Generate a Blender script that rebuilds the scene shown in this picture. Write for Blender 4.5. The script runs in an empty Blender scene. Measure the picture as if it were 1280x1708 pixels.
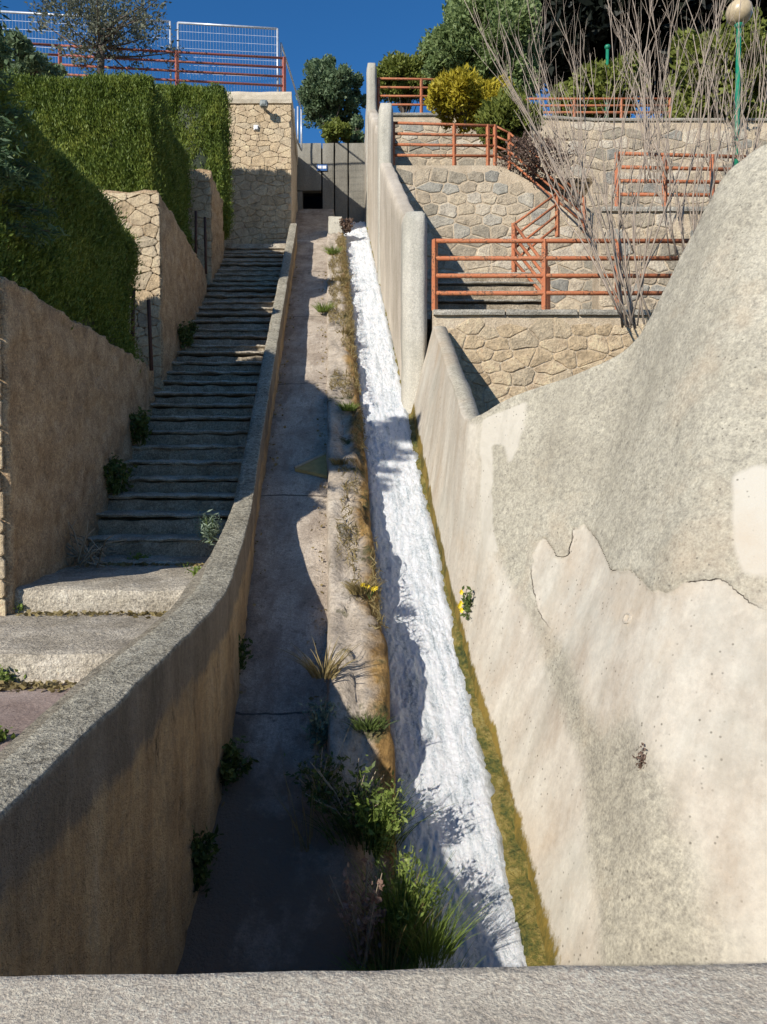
import bpy, bmesh, math, random
import numpy as np
from mathutils import Vector, noise, Matrix

random.seed(7)
rng = np.random.default_rng(7)
scene = bpy.context.scene
COL = scene.collection
R = math.radians

# ------------------------------------------------------------------ camera
F_PX, CX, CY, HOR = 1283.0, 640.0, 854.0, 800.0
PITCH = -math.atan((CY - HOR) / F_PX)
cam_data = bpy.data.cameras.new("camera")
cam = bpy.data.objects.new("camera", cam_data)
COL.objects.link(cam)
cam.location = (0, 0, 0)
cam.rotation_euler = (math.pi / 2 + PITCH, 0, 0)
cam_data.sensor_fit = 'VERTICAL'
cam_data.sensor_height = 24.0
cam_data.lens = 24.0 * F_PX / 1708.0
cam_data.clip_start = 0.05
cam_data.clip_end = 3000
scene.camera = cam
scene.render.resolution_x = 767
scene.render.resolution_y = 1024

# ------------------------------------------------------------------ light
LIGHT = Vector((1.18, 1.56, -1.0)).normalized()      # direction the sunlight travels
ELEV = math.asin(-LIGHT.z)
SUN_AZ = math.atan2(-LIGHT.x, -LIGHT.y)               # compass angle of the sun, from +Y towards +X
world = bpy.data.worlds.new("World")
scene.world = world
world.use_nodes = True
wn = world.node_tree
bg = wn.nodes['Background']
sky = wn.nodes.new('ShaderNodeTexSky')
sky.sky_type = 'NISHITA'
sky.sun_disc = False
sky.sun_elevation = ELEV
sky.sun_rotation = SUN_AZ
sky.altitude = 900
sky.air_density = 1.0
sky.dust_density = 0.0
sky.ozone_density = 6.0
hs = wn.nodes.new('ShaderNodeHueSaturation')
hs.inputs['Saturation'].default_value = 1.17
hs.inputs['Value'].default_value = 1.3
wn.links.new(sky.outputs[0], hs.inputs['Color'])
wn.links.new(hs.outputs[0], bg.inputs[0])
bg.inputs[1].default_value = 0.075
sd = bpy.data.lights.new("sun", 'SUN')
sd.energy = 4.4
sd.angle = R(0.55)
sd.color = (1.0, 0.945, 0.86)
sun = bpy.data.objects.new("sun", sd)
COL.objects.link(sun)
sun.rotation_euler = LIGHT.to_track_quat('-Z', 'Y').to_euler()
scene.view_settings.view_transform = 'Standard'
scene.view_settings.look = 'None'
scene.view_settings.gamma = 1.0
scene.view_settings.exposure = 0.42

# ------------------------------------------------------------------ measuring helpers
def ray(px, py):
    """world direction through a photo pixel, scaled so that Y = 1"""
    v = Vector(((px - CX) / F_PX, (CY - py) / F_PX, -1.0))
    v = Matrix.Rotation(math.pi / 2 + PITCH, 3, 'X') @ v
    return v / v.y

def at(px, py, Y):
    return ray(px, py) * Y

_vp = ray(545, 72)
DX, SL = _vp.x, _vp.z                   # the chute climbs along (DX, 1, SL)

def ch(Y, X0, c):
    return Vector((X0 + DX * Y, Y, SL * Y - c))

def interp(pts, y):
    xs = [p[0] for p in pts]; zs = [p[1] for p in pts]
    return float(np.interp(y, xs, zs))

def fbm(p, s=1.0, o=3):
    return noise.fractal(Vector((p[0] * s, p[1] * s, p[2] * s)), 1.0, 2.0, o)

def sstep(a, b, x):
    t = min(1, max(0, (x - a) / (b - a)))
    return t * t * (3 - 2 * t)

# ------------------------------------------------------------------ object helpers
def tag(o, label=None, cat=None, group=None, kind=None):
    if label: o['label'] = label
    if cat: o['category'] = cat
    if group: o['group'] = group
    if kind: o['kind'] = kind
    return o

def empty(name, loc, label=None, cat=None, group=None):
    o = bpy.data.objects.new(name, None)
    o.empty_display_size = 0.1
    COL.objects.link(o)
    o.location = loc
    return tag(o, label, cat, group)

def link(name, me, mat=None, parent=None, smooth=False):
    o = bpy.data.objects.new(name, me)
    COL.objects.link(o)
    if mat: me.materials.append(mat)
    if smooth and len(me.polygons):
        me.polygons.foreach_set('use_smooth', [True] * len(me.polygons))
    if parent:
        o.parent = parent
        o.matrix_parent_inverse = Matrix.Translation(-parent.location)
    return o

def mk(name, verts, faces, mat, parent=None, smooth=False):
    me = bpy.data.meshes.new(name)
    me.from_pydata([tuple(v) for v in verts], [], faces)
    me.update()
    return link(name, me, mat, parent, smooth)

def mk_np(name, V, nper, mat, parent=None, smooth=False):
    """V: (n*nper, 3); every nper verts make one face"""
    n = len(V) // nper
    me = bpy.data.meshes.new(name)
    me.vertices.add(len(V)); me.vertices.foreach_set('co', V.astype(np.float32).ravel())
    me.loops.add(len(V)); me.loops.foreach_set('vertex_index', np.arange(len(V), dtype=np.int32))
    me.polygons.add(n)
    me.polygons.foreach_set('loop_start', np.arange(0, len(V), nper, dtype=np.int32))
    me.polygons.foreach_set('loop_total', np.full(n, nper, dtype=np.int32))
    me.update(calc_edges=True)
    return link(name, me, mat, parent, smooth)

def fattr(o, name, vals):
    a = o.data.attributes.new(name, 'FLOAT', 'POINT')
    a.data.foreach_set('value', np.asarray(vals, dtype=np.float32))

def hexa_vf(c, seg=(4, 4, 4), amp=0.0, ns=3.0, r=0.0, seed=0.0):
    """c: bottom 4 corners (ccw from above) then top 4; subdivided, noisy, edges eased"""
    c = [Vector(v) for v in c]
    nu, nv, nw = seg
    idx = {}; V = []; Fc = []
    ctr = sum(c, Vector()) / 8
    def P(u, v, w):
        b = (c[0] * (1 - u) + c[1] * u) * (1 - v) + (c[3] * (1 - u) + c[2] * u) * v
        t = (c[4] * (1 - u) + c[5] * u) * (1 - v) + (c[7] * (1 - u) + c[6] * u) * v
        return b * (1 - w) + t * w
    def gi(i, j, k):
        key = (i, j, k)
        if key not in idx:
            u, v, w = i / nu, j / nv, k / nw
            p = P(u, v, w)
            iu, iv, iw = i in (0, nu), j in (0, nv), k in (0, nw)
            if r and iu + iv + iw >= 2:
                du = (P(.5, v, w) - p); dv = (P(u, .5, w) - p); dw = (P(u, v, .5) - p)
                if iu and du.length > 1e-6: p += du.normalized() * min(r, du.length * .4)
                if iv and dv.length > 1e-6: p += dv.normalized() * min(r, dv.length * .4)
                if iw and dw.length > 1e-6: p += dw.normalized() * min(r, dw.length * .4)
            if amp:
                q = p * ns + Vector((seed, seed * 2.3, -seed))
                p = p + noise.noise_vector(q) * amp + noise.noise_vector(q * 3.1) * amp * .5
            idx[key] = len(V); V.append(p)
        return idx[key]
    for i in range(nu):
        for j in range(nv):
            Fc.append((gi(i, j, 0), gi(i, j + 1, 0), gi(i + 1, j + 1, 0), gi(i + 1, j, 0)))
            Fc.append((gi(i, j, nw), gi(i + 1, j, nw), gi(i + 1, j + 1, nw), gi(i, j + 1, nw)))
    for i in range(nu):
        for k in range(nw):
            Fc.append((gi(i, 0, k), gi(i + 1, 0, k), gi(i + 1, 0, k + 1), gi(i, 0, k + 1)))
            Fc.append((gi(i, nv, k), gi(i, nv, k + 1), gi(i + 1, nv, k + 1), gi(i + 1, nv, k)))
    for j in range(nv):
        for k in range(nw):
            Fc.append((gi(0, j, k), gi(0, j, k + 1), gi(0, j + 1, k + 1), gi(0, j + 1, k)))
            Fc.append((gi(nu, j, k), gi(nu, j + 1, k), gi(nu, j + 1, k + 1), gi(nu, j, k + 1)))
    return V, Fc

def hexa(name, c, mat, parent=None, seg=(4, 4, 4), amp=0.0, ns=3.0, r=0.0, smooth=False):
    V, Fc = hexa_vf(c, seg, amp, ns, r, random.uniform(0, 40))
    return mk(name, V, Fc, mat, parent, smooth)

def box8(x0, x1, y0, y1, z0, z1):
    return [(x0, y0, z0), (x1, y0, z0), (x1, y1, z0), (x0, y1, z0),
            (x0, y0, z1), (x1, y0, z1), (x1, y1, z1), (x0, y1, z1)]

def chbox8(X0a, X0b, y0, y1, za, zb, ya=None):
    """box that follows the chute's plan direction"""
    f = lambda X0, y, z: (X0 + DX * y, y, z)
    return [f(X0a, y0, za), f(X0b, y0, za), f(X0b, y1, za), f(X0a, y1, za),
            f(X0a, y0, zb), f(X0b, y0, zb), f(X0b, y1, zb), f(X0a, y1, zb)]

def grid_obj(name, rows, mat, parent=None, smooth=True, close=False):
    n, m = len(rows), len(rows[0])
    V = [p for r_ in rows for p in r_]
    Fc = []
    for i in range(n - 1):
        for j in range(m - 1):
            a = i * m + j
            Fc.append((a, a + 1, a + m + 1, a + m))
        if close:
            a = i * m + m - 1
            Fc.append((a, i * m, (i + 1) * m, a + m))
    if close:
        Fc.append(tuple(range(m))); Fc.append(tuple(reversed(range((n - 1) * m, n * m))))
    return mk(name, V, Fc, mat, parent, smooth)

def tube_vf(pts, rad, n=6, V=None, Fc=None):
    V = [] if V is None else V; Fc = [] if Fc is None else Fc
    pts = [Vector(p) for p in pts]
    if not hasattr(rad, '__len__'): rad = [rad] * len(pts)
    base = len(V); prev = None
    for i, p in enumerate(pts):
        t = (pts[min(i + 1, len(pts) - 1)] - pts[max(i - 1, 0)])
        t = t.normalized() if t.length > 1e-9 else Vector((0, 0, 1))
        a = prev if prev is not None else (Vector((1, 0, 0)) if abs(t.x) < .8 else Vector((0, 1, 0)))
        a = (a - t * a.dot(t)).normalized(); prev = a
        b = t.cross(a)
        for k in range(n):
            g = 2 * math.pi * k / n
            V.append(p + (a * math.cos(g) + b * math.sin(g)) * rad[i])
    for i in range(len(pts) - 1):
        for k in range(n):
            a0 = base + i * n + k; a1 = base + i * n + (k + 1) % n
            Fc.append((a0, a1, a1 + n, a0 + n))
    Fc.append(tuple(base + k for k in reversed(range(n))))
    Fc.append(tuple(base + (len(pts) - 1) * n + k for k in range(n)))
    return V, Fc

def tube(name, pts, rad, mat, parent=None, n=7, smooth=True):
    V, Fc = tube_vf(pts, rad, n)
    return mk(name, V, Fc, mat, parent, smooth)

def bar(name, a, b, w, mat, parent=None, n=4):
    return tube(name, [a, b], w, mat, parent, n, smooth=(n > 4))

# ------------------------------------------------------------------ materials
def nodes_of(name):
    m = bpy.data.materials.new(name); m.use_nodes = True
    nt = m.node_tree
    return m, nt, nt.nodes['Principled BSDF']

def N(nt, t, **kw):
    n = nt.nodes.new(t)
    for k, v in kw.items(): setattr(n, k, v)
    return n

def noise_tex(nt, scale, detail=6, rough=.6, vec=None, stretch=None, dist=0.0):
    tc = N(nt, 'ShaderNodeNewGeometry')
    src = tc.outputs['Position']
    if vec is not None: src = vec
    if stretch:
        mp = N(nt, 'ShaderNodeMapping'); mp.inputs['Scale'].default_value = stretch
        nt.links.new(src, mp.inputs['Vector']); src = mp.outputs[0]
    t = N(nt, 'ShaderNodeTexNoise'); t.inputs['Scale'].default_value = scale
    t.inputs['Detail'].default_value = detail; t.inputs['Roughness'].default_value = rough
    t.inputs['Distortion'].default_value = dist
    nt.links.new(src, t.inputs['Vector'])
    return t.outputs['Fac']

def ramp(nt, fac, stops):
    r_ = N(nt, 'ShaderNodeValToRGB')
    el = r_.color_ramp.elements
    while len(el) > 1: el.remove(el[-1])
    el[0].position = stops[0][0]; el[0].color = tuple(stops[0][1]) + (1,)
    for p, c in stops[1:]:
        e = el.new(p); e.color = tuple(c) + (1,)
    nt.links.new(fac, r_.inputs[0])
    return r_.outputs[0]

def vramp(nt, fac, a, b):
    m = N(nt, 'ShaderNodeMapRange'); m.inputs[1].default_value = a; m.inputs[2].default_value = b
    nt.links.new(fac, m.inputs[0]); return m.outputs[0]

def mix(nt, fac, a, b, mode='MIX'):
    m = N(nt, 'ShaderNodeMix', data_type='RGBA', blend_type=mode)
    if isinstance(fac, float): m.inputs[0].default_value = fac
    else: nt.links.new(fac, m.inputs[0])
    for i, s in ((6, a), (7, b)):
        if isinstance(s, tuple): m.inputs[i].default_value = s + (1,)
        else: nt.links.new(s, m.inputs[i])
    return m.outputs[2]

def mth(nt, op, a, b=None):
    m = N(nt, 'ShaderNodeMath', operation=op)
    for i, s in ((0, a), (1, b)):
        if s is None: continue
        if isinstance(s, (int, float)): m.inputs[i].default_value = s
        else: nt.links.new(s, m.inputs[i])
    return m.outputs[0]

def attr(nt, name):
    a = N(nt, 'ShaderNodeAttribute'); a.attribute_name = name
    return a.outputs['Fac']

def bump(nt, bs, h, strength, dist=.01):
    b = N(nt, 'ShaderNodeBump'); b.inputs['Strength'].default_value = strength
    b.inputs['Distance'].default_value = dist
    nt.links.new(h, b.inputs['Height']); nt.links.new(b.outputs[0], bs.inputs['Normal'])

def simple(name, col, rough=.6, metal=0.0):
    m, nt, bs = nodes_of(name)
    n1 = noise_tex(nt, 14, 5)
    c = ramp(nt, n1, [(.3, tuple(x * .75 for x in col)), (.55, col), (.75, tuple(min(1, x * 1.15) for x in col))])
    nt.links.new(c, bs.inputs['Base Color'])
    bs.inputs['Roughness'].default_value = rough; bs.inputs['Metallic'].default_value = metal
    return m

def concrete(name, dark, midc, light, speck=.5, scale=2.2, bmp=.6, dirt=(.05, .045, .035), dirt_amt=.45, stretch=None, fs=1.0):
    """weathered concrete: broad stains, fine aggregate speckle, grime blotches"""
    m, nt, bs = nodes_of(name)
    big = noise_tex(nt, scale, 8, .65, stretch=stretch)
    c = ramp(nt, big, [(.28, dark), (.5, midc), (.72, light)])
    fine = noise_tex(nt, 95 * fs, 3, .7)
    f2 = noise_tex(nt, 38 * fs, 4, .7)
    c = mix(nt, speck, c, ramp(nt, fine, [(.32, (.25, .25, .25)), (.5, (.5, .5, .5)), (.68, (.8, .8, .78))]), 'OVERLAY')
    c = mix(nt, speck * .8, c, ramp(nt, f2, [(.3, (.25, .25, .25)), (.5, (.52, .52, .52)), (.7, (.72, .72, .7))]), 'OVERLAY')
    gr = noise_tex(nt, scale * 2.7, 7, .72, dist=.6)
    c = mix(nt, vramp(nt, gr, .58, .58 + .3 / max(dirt_amt, .05)), c, dirt)
    nt.links.new(c, bs.inputs['Base Color'])
    bs.inputs['Roughness'].default_value = .92
    bs.inputs['Specular IOR Level'].default_value = .2
    h = mth(nt, 'ADD', mth(nt, 'MULTIPLY', fine, .35), mth(nt, 'ADD', f2, big))
    bump(nt, bs, h, bmp, .02)
    return m

M = {}
M['parapet'] = concrete('parapet_concrete', (.40, .34, .255), (.52, .45, .345), (.62, .54, .425), .7, 4.5, .35, dirt=(.20, .17, .125), dirt_amt=.7, fs=2.4)
M['coping'] = concrete('coping_concrete', (.19, .175, .145), (.32, .295, .245), (.46, .425, .36), .9, 3.0, .9)
M['riser'] = concrete('riser_stone', (.20, .165, .115), (.34, .285, .21), (.50, .43, .33), .9, 5.0, 1.2, dirt=(.035, .04, .018), dirt_amt=.8)
M['step'] = concrete('step_concrete', (.23, .195, .145), (.39, .34, .265), (.54, .48, .385), .85, 3.6, .9, dirt=(.045, .05, .03), dirt_amt=.6)
M['plaster'] = concrete('wall_plaster', (.34, .29, .22), (.47, .41, .33), (.60, .53, .43), .35, 1.6, .5, dirt=(.25, .21, .15), dirt_amt=.3, stretch=(1, 1, .35))
M['pale_block'] = concrete('pale_concrete', (.30, .28, .23), (.42, .395, .33), (.55, .51, .43), .4, 1.8, .4, stretch=(1, 1, .3))
M['mortar'] = concrete('mortar', (.38, .30, .205), (.50, .405, .29), (.60, .505, .375), .5, 3.0, .9, dirt=(.3, .22, .14))
M['brown_plaster'] = concrete('rough_earth_plaster', (.28, .185, .105), (.46, .325, .195), (.62, .465, .295), .8, 6.0, 1.3, dirt=(.10, .06, .035), dirt_amt=.8)
M['floor'] = concrete('channel_concrete', (.27, .215, .165), (.43, .36, .285), (.56, .485, .395), .5, 2.1, .8, dirt=(.12, .09, .065), dirt_amt=.9)
def add_silt_shade(m):  # mud and moss stains, with deep shade painted into the same mask
    nt = m.node_tree; bs = nt.nodes['Principled BSDF']
    src = bs.inputs['Base Color'].links[0].from_socket
    f_ = mth(nt, 'ADD', attr(nt, 'silt_shade'), mth(nt, 'MULTIPLY', mth(nt, 'SUBTRACT', noise_tex(nt, 3.2, 7, .7), .5), 1.3))
    src = mix(nt, mth(nt, 'MULTIPLY', vramp(nt, noise_tex(nt, 2.0, 8, .75, stretch=(2.2, .5, 1)), .48, .62), .6), src, (.20, .155, .12))
    src = mix(nt, mth(nt, 'MULTIPLY', vramp(nt, noise_tex(nt, 11, 7, .8), .55, .66), .7), src, (.13, .105, .075))
    c = mix(nt, vramp(nt, f_, .35, .75), src, (.19, .145, .105))
    gp = N(nt, 'ShaderNodeNewGeometry'); sp = N(nt, 'ShaderNodeSeparateXYZ'); nt.links.new(gp.outputs['Position'], sp.inputs[0])
    w_ = mth(nt, 'ADD', sp.outputs[1], mth(nt, 'MULTIPLY', noise_tex(nt, 6, 4, .6), .05))
    j = mth(nt, 'LESS_THAN', mth(nt, 'FRACT', mth(nt, 'DIVIDE', w_, 2.45)), .007)
    c = mix(nt, mth(nt, 'MULTIPLY', j, .8), c, (.06, .05, .04))
    nt.links.new(c, bs.inputs['Base Color'])
add_silt_shade(M['floor'])
M['soil'] = concrete('soil', (.07, .05, .03), (.12, .09, .055), (.18, .14, .09), .5, 2.0, 1.0)
M['red_floor'] = concrete('red_screed', (.23, .165, .135), (.32, .245, .205), (.41, .33, .28), .4, 2.4, .4)
M['grey_panel'] = concrete('grey_panel_concrete', (.15, .14, .115), (.21, .197, .165), (.28, .265, .225), .4, 1.8, .4, stretch=(1, 1, .3))
M['dark'] = simple('recess_shade_black', (.01, .01, .01), .95)  # near-black colour stands in for shade inside the culvert and panel gaps

def make_stone(name, stops, bmp=1.0):
    m, nt, bs = nodes_of(name)
    oi = N(nt, 'ShaderNodeObjectInfo')
    c = ramp(nt, oi.outputs['Random'], stops)
    n1 = noise_tex(nt, 7, 7, .7); n2 = noise_tex(nt, 40, 4, .7)
    c = mix(nt, .75, c, ramp(nt, n1, [(.25, (.22, .21, .2)), (.5, (.5, .5, .5)), (.75, (.75, .74, .7))]), 'OVERLAY')
    c = mix(nt, .5, c, ramp(nt, n2, [(.3, (.2, .2, .2)), (.5, (.5, .5, .5)), (.7, (.75, .75, .72))]), 'OVERLAY')
    nt.links.new(c, bs.inputs['Base Color'])
    bs.inputs['Roughness'].default_value = .93; bs.inputs['Specular IOR Level'].default_value = .2
    bump(nt, bs, mth(nt, 'ADD', mth(nt, 'MULTIPLY', n1, 1.4), mth(nt, 'MULTIPLY', n2, .6)), bmp, .03)
    return m
M['stone'] = make_stone('limestone', [(0, (.30, .265, .205)), (.25, (.42, .345, .25)), (.5, (.50, .41, .29)), (.75, (.53, .46, .36)), (.9, (.36, .335, .28)), (1, (.27, .255, .22))])
M['stone_warm'] = make_stone('warm_rubble', [(0, (.44, .33, .205)), (.4, (.51, .395, .255)), (.8, (.56, .445, .295)), (1, (.41, .335, .235))])
M['stone_brown'] = make_stone('brown_rubble', [(0, (.27, .185, .11)), (.4, (.34, .24, .15)), (.8, (.39, .285, .185)), (1, (.25, .19, .13))])
M['stone_grey'] = make_stone('grey_limestone', [(0, (.25, .235, .19)), (.5, (.36, .33, .27)), (1, (.45, .405, .32))])

def painted(name, col, rust=(.10, .045, .025), fade=(.50, .19, .10)):
    m, nt, bs = nodes_of(name)
    n1 = noise_tex(nt, 6, 6, .7); n2 = noise_tex(nt, 40, 5, .75)
    c = mix(nt, vramp(nt, n1, .42, .75), col, fade)
    c = mix(nt, vramp(nt, mth(nt, 'ADD', mth(nt, 'MULTIPLY', n1, .4), mth(nt, 'MULTIPLY', n2, .6)), .52, .58), c, rust)
    nt.links.new(c, bs.inputs['Base Color']); bs.inputs['Roughness'].default_value = .7
    bump(nt, bs, n2, .3, .004)
    return m
M['rail'] = painted('terracotta_paint', (.40, .125, .05), fade=(.48, .20, .085))
M['rail_dark'] = painted('red_oxide_paint', (.30, .085, .07))
M['rust'] = simple('rusty_steel', (.085, .04, .028), .85)
M['galv'] = simple('galvanised_steel', (.55, .57, .60), .4, .3)
M['green_paint'] = simple('green_paint', (.015, .20, .11), .4)
M['globe'] = simple('yellowed_globe', (.50, .40, .25), .35)
M['bark'] = simple('bark', (.11, .085, .065), .95)
M['twig'] = simple('bare_twig', (.38, .305, .235), .9)
M['shrub_bark'] = simple('shrub_bark', (.34, .275, .215), .9)
M['deadwood'] = simple('dry_stalk', (.33, .27, .19), .95)
M['white'] = simple('white_plastic', (.8, .8, .8), .4)
M['blue'] = simple('blue_enamel', (.03, .12, .35), .4)
M['grey_metal'] = simple('grey_metal', (.20, .22, .21), .5)
M['ochre_wood'] = simple('ochre_board', (.40, .26, .09), .8)
M['petal'] = simple('yellow_petal', (.75, .55, .02), .6)

def leaf_mat(name, dark, midc, light, trans=.3, sc=5.0):
    m, nt, bs = nodes_of(name)
    n1 = noise_tex(nt, sc, 4, .7); n2 = noise_tex(nt, 60, 2, .6)
    f = mth(nt, 'ADD', mth(nt, 'MULTIPLY', n1, .55), mth(nt, 'MULTIPLY', n2, .45))
    c = ramp(nt, f, [(.34, dark), (.5, midc), (.66, light)])
    nt.links.new(c, bs.inputs['Base Color'])
    bs.inputs['Roughness'].default_value = .55; bs.inputs['Specular IOR Level'].default_value = .25
    tr = N(nt, 'ShaderNodeBsdfTranslucent'); nt.links.new(c, tr.inputs[0])
    mx = N(nt, 'ShaderNodeMixShader'); mx.inputs[0].default_value = trans
    nt.links.new(bs.outputs[0], mx.inputs[1]); nt.links.new(tr.outputs[0], mx.inputs[2])
    out = nt.nodes['Material Output']; nt.links.new(mx.outputs[0], out.inputs['Surface'])
    return m
M['hedge'] = leaf_mat('cypress_hedge', (.055, .085, .015), (.14, .195, .032), (.31, .33, .06), .28, 2.5)
M['hedge_filler'] = leaf_mat('hedge_filler_dark', (.010, .016, .005), (.016, .026, .008), (.025, .035, .01), .05)  # near-black green for the light-blocking box inside the hedges
M['leaf_green'] = leaf_mat('broad_leaf', (.09, .14, .05), (.21, .28, .10), (.38, .43, .20), .4)
M['leaf_orange'] = leaf_mat('round_tree_leaf', (.07, .115, .055), (.15, .215, .105), (.30, .36, .23), .35)
M['leaf_yellow'] = leaf_mat('golden_leaf', (.22, .20, .02), (.44, .36, .03), (.62, .50, .07), .35)
M['leaf_pine'] = leaf_mat('dark_pine', (.003, .005, .003), (.006, .009, .005), (.016, .02, .01), .05)
M['leaf_cedar'] = leaf_mat('cedar', (.035, .07, .035), (.075, .13, .06), (.15, .20, .09), .25)
M['leaf_olive'] = leaf_mat('olive_leaf', (.09, .10, .065), (.17, .18, .12), (.27, .28, .20), .35)
M['leaf_brown'] = leaf_mat('brown_shrub', (.08, .05, .04), (.15, .10, .075), (.24, .17, .13), .2)
M['leaf_lime'] = leaf_mat('lime_bush', (.08, .10, .02), (.18, .21, .04), (.32, .34, .09), .35)
M['grass'] = leaf_mat('grass_blade', (.09, .14, .025), (.19, .26, .055), (.36, .40, .13), .4)
M['dry_grass'] = leaf_mat('dry_grass', (.16, .12, .05), (.27, .21, .09), (.38, .31, .16), .3)
M['grey_herb'] = leaf_mat('grey_herb', (.12, .16, .11), (.20, .26, .18), (.30, .35, .25), .25)
M['pink_leaf'] = leaf_mat('dry_pink_leaf', (.16, .09, .07), (.28, .18, .14), (.42, .30, .22), .3)
M['moss'] = leaf_mat('wall_moss', (.035, .06, .016), (.08, .115, .028), (.15, .18, .05), .25)

# --- right wing wall: grey pebble render over cream plaster, moss at the waterline
def mat_wing():
    m, nt, bs = nodes_of('wing_wall_render')
    coat = attr(nt, 'coat'); wet = attr(nt, 'wet'); pale = attr(nt, 'pale')
    nb = noise_tex(nt, 9, 6, .7)
    cm = vramp(nt, mth(nt, 'ADD', coat, mth(nt, 'MULTIPLY', mth(nt, 'SUBTRACT', nb, .5), .8)), .38, .62)
    big = noise_tex(nt, 1.5, 8, .65); fine = noise_tex(nt, 70, 3, .7); f2 = noise_tex(nt, 26, 4, .75)
    strk = noise_tex(nt, 4.5, 6, .65, stretch=(1, 1, .16))
    grey = ramp(nt, big, [(.3, (.29, .262, .208)), (.5, (.35, .32, .258)), (.7, (.415, .382, .312))])
    grey = mix(nt, .4, grey, ramp(nt, fine, [(.33, (.2, .2, .2)), (.5, (.5, .5, .5)), (.66, (.78, .78, .75))]), 'OVERLAY')
    grey = mix(nt, .55, grey, ramp(nt, f2, [(.3, (.2, .2, .2)), (.5, (.52, .52, .5)), (.7, (.74, .74, .7))]), 'OVERLAY')
    cream = ramp(nt, strk, [(.28, (.37, .31, .24)), (.48, (.46, .41, .335)), (.6, (.51, .465, .385)), (.75, (.55, .51, .435))])
    cream = mix(nt, .3, cream, ramp(nt, f2, [(.3, (.3, .3, .3)), (.5, (.5, .5, .5)), (.7, (.68, .68, .66))]), 'OVERLAY')
    cream = mix(nt, mth(nt, 'MULTIPLY', vramp(nt, big, .5, .68), .6), cream, (.42, .40, .34))
    soft = vramp(nt, mth(nt, 'ADD', attr(nt, 'coat_soft'), mth(nt, 'MULTIPLY', mth(nt, 'SUBTRACT', big, .5), 1.1)), .2, .8)
    sharp_z = attr(nt, 'crack')
    mk_ = N(nt, 'ShaderNodeMix', data_type='FLOAT'); nt.links.new(sharp_z, mk_.inputs[0]); nt.links.new(soft, mk_.inputs[2]); nt.links.new(cm, mk_.inputs[3])
    c = mix(nt, mk_.outputs[0], cream, grey)
    c = mix(nt, vramp(nt, mth(nt, 'ADD', pale, mth(nt, 'MULTIPLY', mth(nt, 'SUBTRACT', nb, .5), .35)), .3, .7), c, (.50, .46, .385))
    # old run-off stains, rust-ochre washes and pits
    st2 = noise_tex(nt, 2.3, 7, .7, stretch=(1, 1, .12)); st3 = noise_tex(nt, 1.1, 6, .65)
    c = mix(nt, mth(nt, 'MULTIPLY', vramp(nt, st2, .5, .72), .55), c, (.25, .225, .175))
    c = mix(nt, mth(nt, 'MULTIPLY', vramp(nt, st3, .52, .70), .45), c, (.44, .33, .22))
    pit = N(nt, 'ShaderNodeTexVoronoi'); pit.inputs['Scale'].default_value = 26; pit.inputs['Randomness'].default_value = 1.0
    gp = N(nt, 'ShaderNodeNewGeometry'); nt.links.new(gp.outputs['Position'], pit.inputs['Vector'])
    pm = mth(nt, 'MULTIPLY', vramp(nt, pit.outputs['Distance'], .2, .08), vramp(nt, noise_tex(nt, 5, 4, .6), .46, .56))
    c = mix(nt, mth(nt, 'MULTIPLY', pm, .75), c, (.10, .09, .07))
    # hairline gap where the render has lifted
    edge = mth(nt, 'SUBTRACT', 1.0, mth(nt, 'MULTIPLY', mth(nt, 'ABSOLUTE', mth(nt, 'SUBTRACT', cm, .5)), 2.0))
    crk = mth(nt, 'MULTIPLY', mth(nt, 'MULTIPLY', vramp(nt, edge, .15, .5), sharp_z), vramp(nt, noise_tex(nt, 4, 3, .5), .44, .52))
    c = mix(nt, crk, c, (.05, .04, .03))
    # grime streaks just above the moss
    moss_n = noise_tex(nt, 8, 8, .75, stretch=(1, 1, .5))
    mossc = ramp(nt, moss_n, [(.3, (.035, .035, .012)), (.44, (.09, .075, .018)), (.58, (.20, .135, .03)), (.74, (.13, .13, .03))])
    wv = mth(nt, 'ADD', wet, mth(nt, 'MULTIPLY', mth(nt, 'SUBTRACT', strk, .5), .6))
    c = mix(nt, vramp(nt, mth(nt, 'ADD', wv, mth(nt, 'MULTIPLY', mth(nt, 'SUBTRACT', moss_n, .5), .9)), .52, .66), c, mossc)
    nt.links.new(c, bs.inputs['Base Color'])
    bs.inputs['Roughness'].default_value = .9; bs.inputs['Specular IOR Level'].default_value = .2
    h = mth(nt, 'ADD', mth(nt, 'MULTIPLY', mth(nt, 'MULTIPLY', fine, mk_.outputs[0]), .8), mth(nt, 'ADD', mth(nt, 'MULTIPLY', f2, .6), mth(nt, 'MULTIPLY', mth(nt, 'MULTIPLY', cm, sharp_z), 1.4)))
    h = mth(nt, 'ADD', h, mth(nt, 'MULTIPLY', wv, .6))
    bump(nt, bs, h, .35, .02)
    return m
M['wing'] = mat_wing()

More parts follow.
